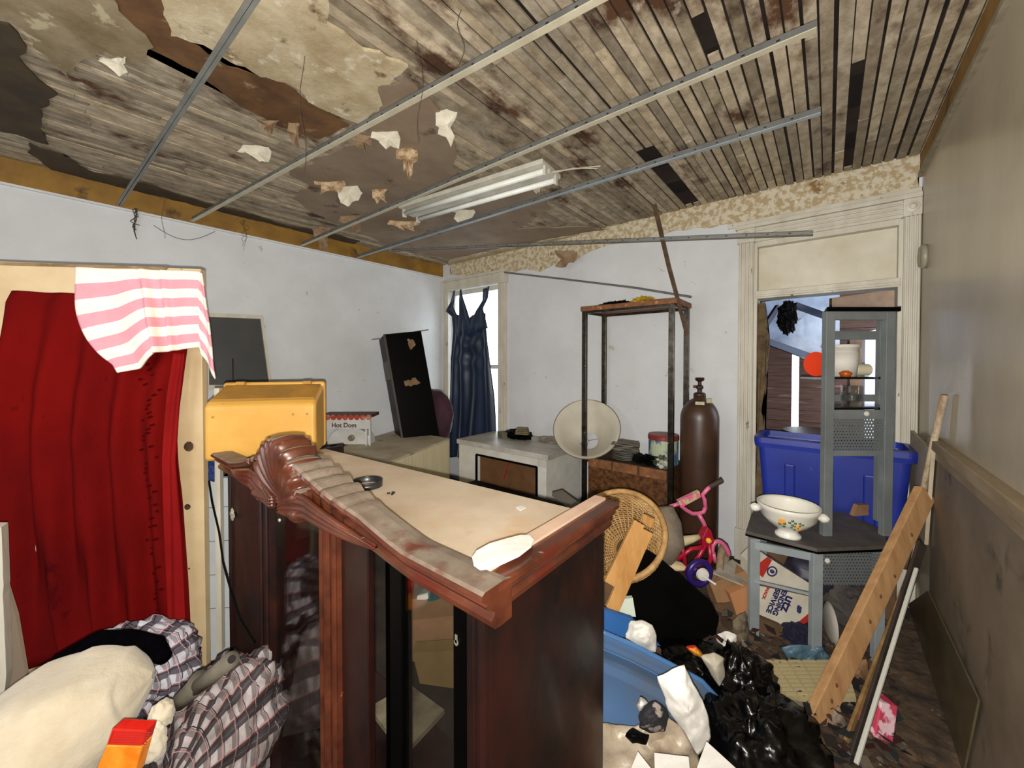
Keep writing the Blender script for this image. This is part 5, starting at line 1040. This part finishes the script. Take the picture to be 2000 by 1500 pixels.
# bags
def bag(c, r, label, seed, rot=(0, 0, 0)):
    b = B(); b.blob(c, r, .25, 2.2, seed=seed, ridged=.16, rot=rot, sub=8); return b.obj('bin_bag', m_bag, world=True, smooth=True, label=label, cat='bin bag', group='black bin bags')
bag(pt(1478, 1500, 1.33), (.20, .24, .20), 'large shiny black bin bag in the bottom right foreground', 1)
bag(pt(1445, 1355, 1.55), (.12, .14, .16), 'upright black bin bag leaning on the left desk leg', 2)
bag(pt(1370, 1310, 1.72), (.17, .13, .10), 'flat black bin bag between suitcase and blue tub', 3)
crumple('white_mask', [(1370, 1282), (1392, 1274), (1412, 1284), (1414, 1320), (1405, 1340), (1392, 1320)], 1.46, mat('off_white_shell', (176, 168, 150), None, rough=.6), 'off-white rounded shell between the black bags', 'shell', seed=8, amp=.004)
crumple('red_scrap', [(1341, 1264), (1358, 1262), (1370, 1275), (1372, 1284), (1355, 1278)], 1.50, mat('red_yellow_print', (200, 40, 24), (226, 160, 50), scale=16, rough=.5, lo=.54, hi=.58), 'small red and yellow wrapper on the black bags', 'wrapper', seed=9, amp=.004)
# cartons
slab('carton', [pt(1388, 1140, 2.24), pt(1455, 1115, 2.28), pt(1475, 1150, 2.25), pt(1468, 1190, 2.22), pt(1400, 1185, 2.22)], FW * .10, m_card, 'torn cardboard carton behind the black suitcase', 'carton', rag=.006, step=.03)
slab('carton', [pt(1425, 1160, 2.18), pt(1462, 1145, 2.18), pt(1480, 1200, 2.18), pt(1440, 1205, 2.18)], FW * .05, mat('orange_card', (176, 122, 80), None, rough=.8), 'lighter orange carton flap left of the desk leg', 'carton')
slab('carton', [pt(1395, 1180, 2.2), pt(1470, 1175, 2.2), pt(1482, 1290, 2.2), pt(1420, 1282, 2.2)], FW * .05, m_cardd, 'dark brown carton side below the orange flap', 'carton', rag=.008, step=.03)
slab('newspaper', [pt(1392, 1118, 2.2), pt(1430, 1092, 2.38), pt(1478, 1125, 2.36), pt(1475, 1152, 2.2)], V((0, 0, -.008)), mat('grey_newsprint', (176, 168, 154), (150, 142, 128), scale=18, rough=.8), 'folded grey newspaper lying below the child bicycle', 'newspaper')
slab('carton', [pt(1470, 1200, 2.18), pt(1530, 1225, 2.18), pt(1532, 1240, 2.18), pt(1510, 1290, 2.18), pt(1480, 1310, 2.18)], FW * .05, m_cardd, 'brown carton corner right behind the left desk leg', 'carton')
# snack box under the desk
O_ = pt(1487, 1100, 2.08)
sb = thing('snack_carton', 'white and red snack vending carton tipped under the grey desk', 'carton', V((O_.x, O_.y, .25)))
zs = 2.22
face = [(1500, 1088), (1582, 1140), (1590, 1165), (1584, 1203), (1522, 1252), (1507, 1236), (1480, 1205), (1478, 1110)]
b = B(); b.prism([pt(x, y, zs) for x, y in face], FW * .16); b.obj('carton_body', mat('white_printed_card', (214, 208, 192), (196, 188, 168), scale=8, rough=.6), sb, world=True)
for P_ in (((1500, 1088), (1508, 1094), (1490, 1128), (1480, 1120), (1484, 1100)), ((1588, 1192), (1587, 1206), (1524, 1256), (1520, 1248))):
    b = B(); b.prism([pt(x, y, zs - .003) for x, y in P_], FW * .003); b.obj('red_stripe', m_redink, sb, world=True)
b = B(); b.prism([pt(x, y, zs - .006) for x, y in ((1482, 1136), (1588, 1158), (1586, 1166), (1484, 1144))], FW * .004); b.obj('flap_gap', m_cardd, sb, world=True)
dwn = (pt(1560, 1215, zs) - pt(1530, 1255, zs)); xa_ = (pt(1600, 1208, zs) - pt(1580, 1258, zs))
xdir = (pt(1536, 1194, zs) - pt(1547, 1168, zs)).normalized(); ydir = (pt(1560, 1185, zs) - pt(1536, 1176, zs)).normalized()
off = -FW * .008
text('lettering', 'utz', .075, .001, m_navy, sb, pt(1536, 1178, zs) + off, xdir, ydir, bold=.002)
text('lettering', 'VENDING', .040, .001, m_navy, sb, pt(1522, 1172, zs) + off, xdir, ydir, bold=.0015)
text('lettering', 'SERVICE', .040, .001, m_navy, sb, pt(1508, 1172, zs) + off, xdir, ydir, bold=.0015)
text('lettering', 'SNACK', .024, .001, m_redink, sb, pt(1494, 1156, zs) + off, xdir, ydir, bold=.001)
b = B(); c = pt(1508, 1116, zs - .006); b.tube([c + (xdir * math.cos(a) + ydir * math.sin(a)) * .026 for a in [k * PI / 12 for k in range(24)]], .004, 6, close=True); b.blob(c, (.012, .004, .012), 0, 1, sub=1); b.obj('round_emblem', m_navy, sb, world=True)
b = B(); b.blob(pt(1560, 1190, zs - .004), (.012, .004, .02), .5, 4, seed=3); b.obj('printed_figure', m_navy, sb, world=True)
# plates, bag, vent under desk
b = B(); b.lathe([(.001, 0), (.07, 0), (.11, .014), (.11, .018), (.07, .006), (.001, .006)], 30, sy=1, M=Matrix.Translation(pt(1615, 1215, 2.2)) @ (-FW * .35 + RT * .9).to_track_quat('Z', 'Y').to_matrix().to_4x4()); b.obj('plate', mat('grey_white_plate', (176, 170, 160), None, rough=.4), world=True, smooth=True, label='grey-white plate standing on edge behind the right desk leg', cat='plate')
crumple('blue_plastic_bag', [(1526, 1265), (1560, 1258), (1605, 1262), (1625, 1290), (1600, 1320), (1570, 1322), (1545, 1300)], 2.0, mat('blue_film', (96, 124, 140), (62, 84, 98), scale=9, rough=.3, bump=.6), 'crumpled pale blue plastic bag under the desk', 'bag', seed=10)
b = B(); b.blob(pt(1555, 1245, 2.2), (.12, .10, .08), .3, 3, seed=8); b.obj('navy_cloth', mat('navy_cloth', (18, 18, 44), None, rough=.9), world=True, label='navy cloth bundle beneath the snack carton', cat='cloth')
b = B(); b.blob(pt(1520, 1290, 2.05), (.09, .07, .05), .3, 3, seed=9); b.obj('maroon_cloth', mat('maroon_cloth', (66, 32, 40), None, rough=.9), world=True, label='maroon cloth beside the cream vent', cat='cloth')
b = B(); b.blob(pt(1660, 1190, 2.35), (.16, .13, .17), .2, 2.5, seed=10); b.obj('grey_sack', mat('grey_sack', (78, 72, 66), (54, 50, 46), scale=6, rough=.9), world=True, label='grey sack under the perforated desk panel', cat='sack')
b = B(); b.blob(pt(1580, 1120, 2.45), (.13, .11, .12), .15, 2, seed=12); b.obj('dark_pot', mat('dark_violet_pot', (48, 44, 60), None, rough=.5), world=True, smooth=True, label='dark rounded pot behind the snack carton', cat='pot')
vt = thing('vent_panel', 'cream louvred vent panel lying flat under the desk', 'vent', onZ(1560, 1330, .10))
vq = [onZ(1478, 1290, .15), onZ(1650, 1290, .15), onZ(1672, 1362, .135), onZ(1535, 1362, .135)]
b = B(); b.prism(vq, (0, 0, -.02)); b.obj('vent_base', mat('cream_metal', (178, 164, 122), (154, 140, 100), scale=9, rough=.5), vt, world=True)
b = B()
for j in range(9):
    v = (j + .5) / 9; a, c = vq[0].lerp(vq[3], v), vq[1].lerp(vq[2], v)
    for k in range(6): b.bar(a.lerp(c, k / 6 + .015) + V((0, 0, .006)), a.lerp(c, (k + 1) / 6 - .015) + V((0, 0, .006)), .010, .008)
b.obj('louvre', mat('cream_louvre', (176, 162, 122), None, rough=.5), vt, world=True)
# lumber and poles
def board(name, p, q, w_, h_, m, label, cat, up=None, bevel=.002, **k):
    b = B(); b.bar(p, q, w_, h_, up=up or -FW); return b.obj(name, m, world=True, label=label, cat=cat, bevel=bevel)
pb_, pq_ = pt(1583, 1432, 1.64), pt(1806, 962, 2.04)
lm = thing('lumber_plank', 'long knotty two-by-four leaning from the rubbish to the right wall', 'plank', pb_)
b = B(); b.bar(pb_, pq_, .098, .038, up=-FW); b.obj('plank_body', m_ply, lm, world=True, bevel=.003)
b = B(); dd = (pq_ - pb_); nrm_ = (-FW - dd.normalized() * (-FW).dot(dd.normalized())).normalized(); sdv = dd.normalized().cross(nrm_)
for f_, s_ in ((.12, .0), (.17, -.01), (.42, .005), (.52, .0), (.62, .02), (.02, -.02), (.8, .01)): b.blob(pb_ + dd * f_ + sdv * s_ + nrm_ * .019, (.006, .006, .009), .3, 4, seed=f_ * 30, sub=2)
b.obj('knot', mat('dark_knot', (96, 60, 30), None, rough=.7), lm, world=True)
b = B(); b.tube([pt(1768, 1110, 2.27), pt(1803, 955, 2.07), pt(1844, 772, 1.86)], [.012, .013, .014], 12); b.obj('broom_handle', mat('worn_painted_stick', (176, 160, 134), (132, 108, 80), scale=9, rough=.7, stretch=(3, 3, .8), lo=.45, hi=.6), world=True, smooth=True, label='worn wooden broom handle leaning on the right wall above the plank', cat='handle')
board('batten', pt(1652, 1448, 1.55), pt(1790, 1085, 1.95), .020, .012, mat('gilt_brown_strip', (150, 116, 70), (104, 78, 46), scale=14, rough=.5), 'gilt brown moulding strip leaning right of the big plank', 'moulding strip')
board('batten', pt(1662, 1500, 1.47), pt(1800, 1062, 1.92), .05, .012, mat('dark_board', (58, 48, 42), (40, 32, 28), scale=9, rough=.6), 'dark narrow board leaning against the right wall', 'board')
board('batten', pt(1672, 1492, 1.44), pt(1790, 1110, 1.84), .010, .014, mat('white_strip', (196, 196, 184), None, rough=.5), 'thin white strip edging the dark narrow board', 'strip')
slab('white_board', [V((XR - .03, 3.5, .62)), V((XR - .03, 2.99, .62)), V((XR - .03, 2.86, 1.14)), V((XR - .03, 3.5, 1.16))], V((-.015, 0, 0)), mat('dirty_white_board', (190, 178, 154), (164, 150, 124), scale=5, rough=.6), 'dirty white board against the right wall beside the blue bin', 'board')
# tissue box bottom right
slab('tissue_box', [pt(1722, 1372, 1.62), pt(1754, 1380, 1.62), pt(1744, 1455, 1.58), pt(1708, 1440, 1.58)], FW * .08, mat('pink_print', (190, 62, 88), (226, 190, 196), scale=16, rough=.6, lo=.5, hi=.56), 'pink patterned tissue box by the right wall at the floor', 'box', bevel=.003)
# cloudy sheet leaning on the right wall
gs = [(1690, 1500), (1770, 1200), (1812, 1150), (1915, 1368), (1880, 1540)]
X_ = XR - .06
g3 = [V((XR - .03, onX(x, y, XR - .03).y, max(.02, onX(x, y, XR - .03).z))) for x, y in ((1775, 1215), (1815, 1155), (1915, 1368), (1885, 1520), (1790, 1520))]
slab('hardboard_sheet', g3, V((-.006, 0, 0)), mat('olive_hardboard', (104, 92, 66), (76, 66, 48), scale=4, rough=.35), 'olive pointed hardboard offcut leaning on the right wall', 'board')

# ------------------------------------------------------------------ clothes heap, lower left
def clothblob(name, c, r, m, label, seed, rot=(0, 0, 0), amp=.14, ridged=.06, cat='cloth', group=None):
    b = B(); b.blob(c, r, amp, 2.4, seed=seed, ridged=ridged, rot=rot, sub=8); return b.obj(name, m, world=True, smooth=True, label=label, cat=cat, group=group)
clothblob('plaid_blanket', pt(425, 1475, 1.28), (.165, .30, .17), m_plaid, 'brown plaid blanket bundle against the carved cabinet', 3, rot=(1.35, .2, .5), amp=.2)
clothblob('plaid_shirt', pt(285, 1305, 1.50), (.20, .17, .12), m_plaid2, 'grey and pink plaid shirt bundle behind the cream coat', 5, rot=(1.4, .3, YAW), amp=.2)
clothblob('heap_base', pt(200, 1620, 1.40), (.55, .30, .35), mat('dark_bedding', (52, 46, 44), (34, 30, 30), scale=5, rough=.95), 'dark bedding underneath the clothes heap', 6)
wcoat = thing('cream_coat', 'cream fleece coat with black fur collar in the bottom left corner', 'coat', pt(180, 1450, 1.15))
b = B(); P_ = [pt(x, y, z) for x, y, z in ((-80, 1560, 1.02), (20, 1490, 1.04), (110, 1420, 1.08), (190, 1370, 1.12), (260, 1335, 1.16), (300, 1318, 1.18))]
def coatf(u, v):
    q = v * 5; i = min(int(q), 4); c = P_[i].lerp(P_[i + 1], q - i); r = [.19, .19, .175, .15, .11, .045][i] * (1 - (q - i)) + [.19, .175, .15, .11, .045, .0][i + 0 if i > 4 else i + 0 + 0] * (q - i) if False else (.19 * (1 - v ** 3.2) + .012)
    th = 2 * PI * u; t_ = (P_[i + 1] - P_[i]).normalized(); a = t_.cross(V((0, 0, 1))).normalized(); n = a.cross(t_)
    k = 1 + .12 * noise.noise(V((math.cos(th) * 1.6, math.sin(th) * 1.6, v * 2.2))) + .03 * math.sin(th * 5 + v * 6) + .05 * (abs(noise.noise(V((math.cos(th) * 2.6, math.sin(th) * 2.6, v * 3.5 + 4)))) - .2)
    return c + (a * math.cos(th) + n * math.sin(th) * .8) * r * k
b.grid(coatf, 64, 40, closeu=True); b.obj('coat_body', m_cloth, wcoat, world=True, smooth=True)
b = B(); P2 = [pt(x, y, z) for x, y, z in ((20, 1440, 1.22), (70, 1370, 1.26), (130, 1295, 1.30), (190, 1258, 1.32), (250, 1252, 1.30), (300, 1265, 1.27), (322, 1285, 1.24))]; b.tube(P2, [.03, .04, .045, .04, .035, .035, .02], 12); b.obj('fur_collar', m_fur, wcoat, world=True, smooth=True)
b = B(); b.blob(pt(316, 1395, 1.08), (.028, .028, .038), .2, 2, seed=2); b.obj('cuff', m_cloth, wcoat, world=True, smooth=True)
b = B(); b.blob(pt(300, 1450, 1.04), (.028, .028, .05), .2, 2, seed=3); b.obj('cuff', m_cloth, wcoat, world=True, smooth=True)
# grey pipe
gpn = thing('rubber_handle', 'grey dusty pipe-like handle poking out of the clothes heap', 'pipe', pt(380, 1350, 1.12))
b = B(); b.tube([pt(350, 1372, 1.12), pt(378, 1345, 1.11), pt(392, 1330, 1.105)], [.022, .026, .03], 14); b.obj('elbow', mat('dusty_grey_rubber', (104, 98, 84), (82, 76, 64), scale=14, rough=.8, bump=.3), gpn, world=True, smooth=True)
b = B(); b.tube([pt(385, 1342, 1.10), pt(420, 1315, 1.07), pt(452, 1288, 1.04)], .020, 16); b.obj('tube_body', MATS['dusty_grey_rubber'], gpn, world=True, smooth=True)
dv = (pt(452, 1288, 1.04) - pt(420, 1315, 1.07)).normalized(); b = B(); c = pt(452, 1288, 1.04) + dv * .001; b.lathe([(.001, 0), (.010, 0), (.010, .002), (.001, .002)], 12, M=Matrix.Translation(c) @ dv.to_track_quat('Z', 'Y').to_matrix().to_4x4()); b.obj('bore', m_blk, gpn, world=True)
clothblob('teal_garment', pt(500, 1350, 1.42), (.05, .05, .06), mat('teal_velvet', (38, 74, 88), (24, 52, 66), scale=8, rough=.8), 'teal garment at the edge of the plaid blanket', 8)
# taillight
tlm = thing('tail_light', 'red and amber vehicle tail-light lens lying on the cream coat', 'tail light', pt(240, 1470, .93))
dz_ = .93
b = B(); b.prism([pt(x - 8, y, dz_) for x, y in ((226, 1424), (294, 1428), (285, 1458), (215, 1456))], FW * .03); b.obj('red_lens', m_ruby, tlm, world=True, bevel=.003)
b = B(); b.prism([pt(x - 8, y, dz_) for x, y in ((215, 1456), (285, 1458), (268, 1520), (188, 1520))], FW * .03); b.obj('amber_lens', m_amber, tlm, world=True, bevel=.003)
b = B()
for k in range(6): b.bar(pt(224 - k * 1.8, 1428 + k * 4.8, dz_ - .001), pt(293 - k * 1.6, 1431 + k * 4.6, dz_ - .001), .0015, .0015)
b.obj('lens_ribs', m_redink, tlm, world=True)
# white door edge, far left
slab('white_post', [pt(-30, 1030, 1.25), pt(3, 1030, 1.25), pt(11, 1320, 1.22), pt(12, 1900, 1.22), pt(-30, 1900, 1.22)], FW * .04 - RT * .03, m_trim, 'chipped white upright post cut off by the left edge of the photo', 'post', rag=.004, step=.03)
slab('grey_sheet', [pt(5, 1120, 1.40), pt(30, 1200, 1.40), pt(52, 1330, 1.38), pt(10, 1350, 1.38)], FW * .01, mat('dusty_grey_sheet', (122, 106, 88), None, rough=.9), 'dusty grey cloth at the foot of the red curtain', 'cloth')
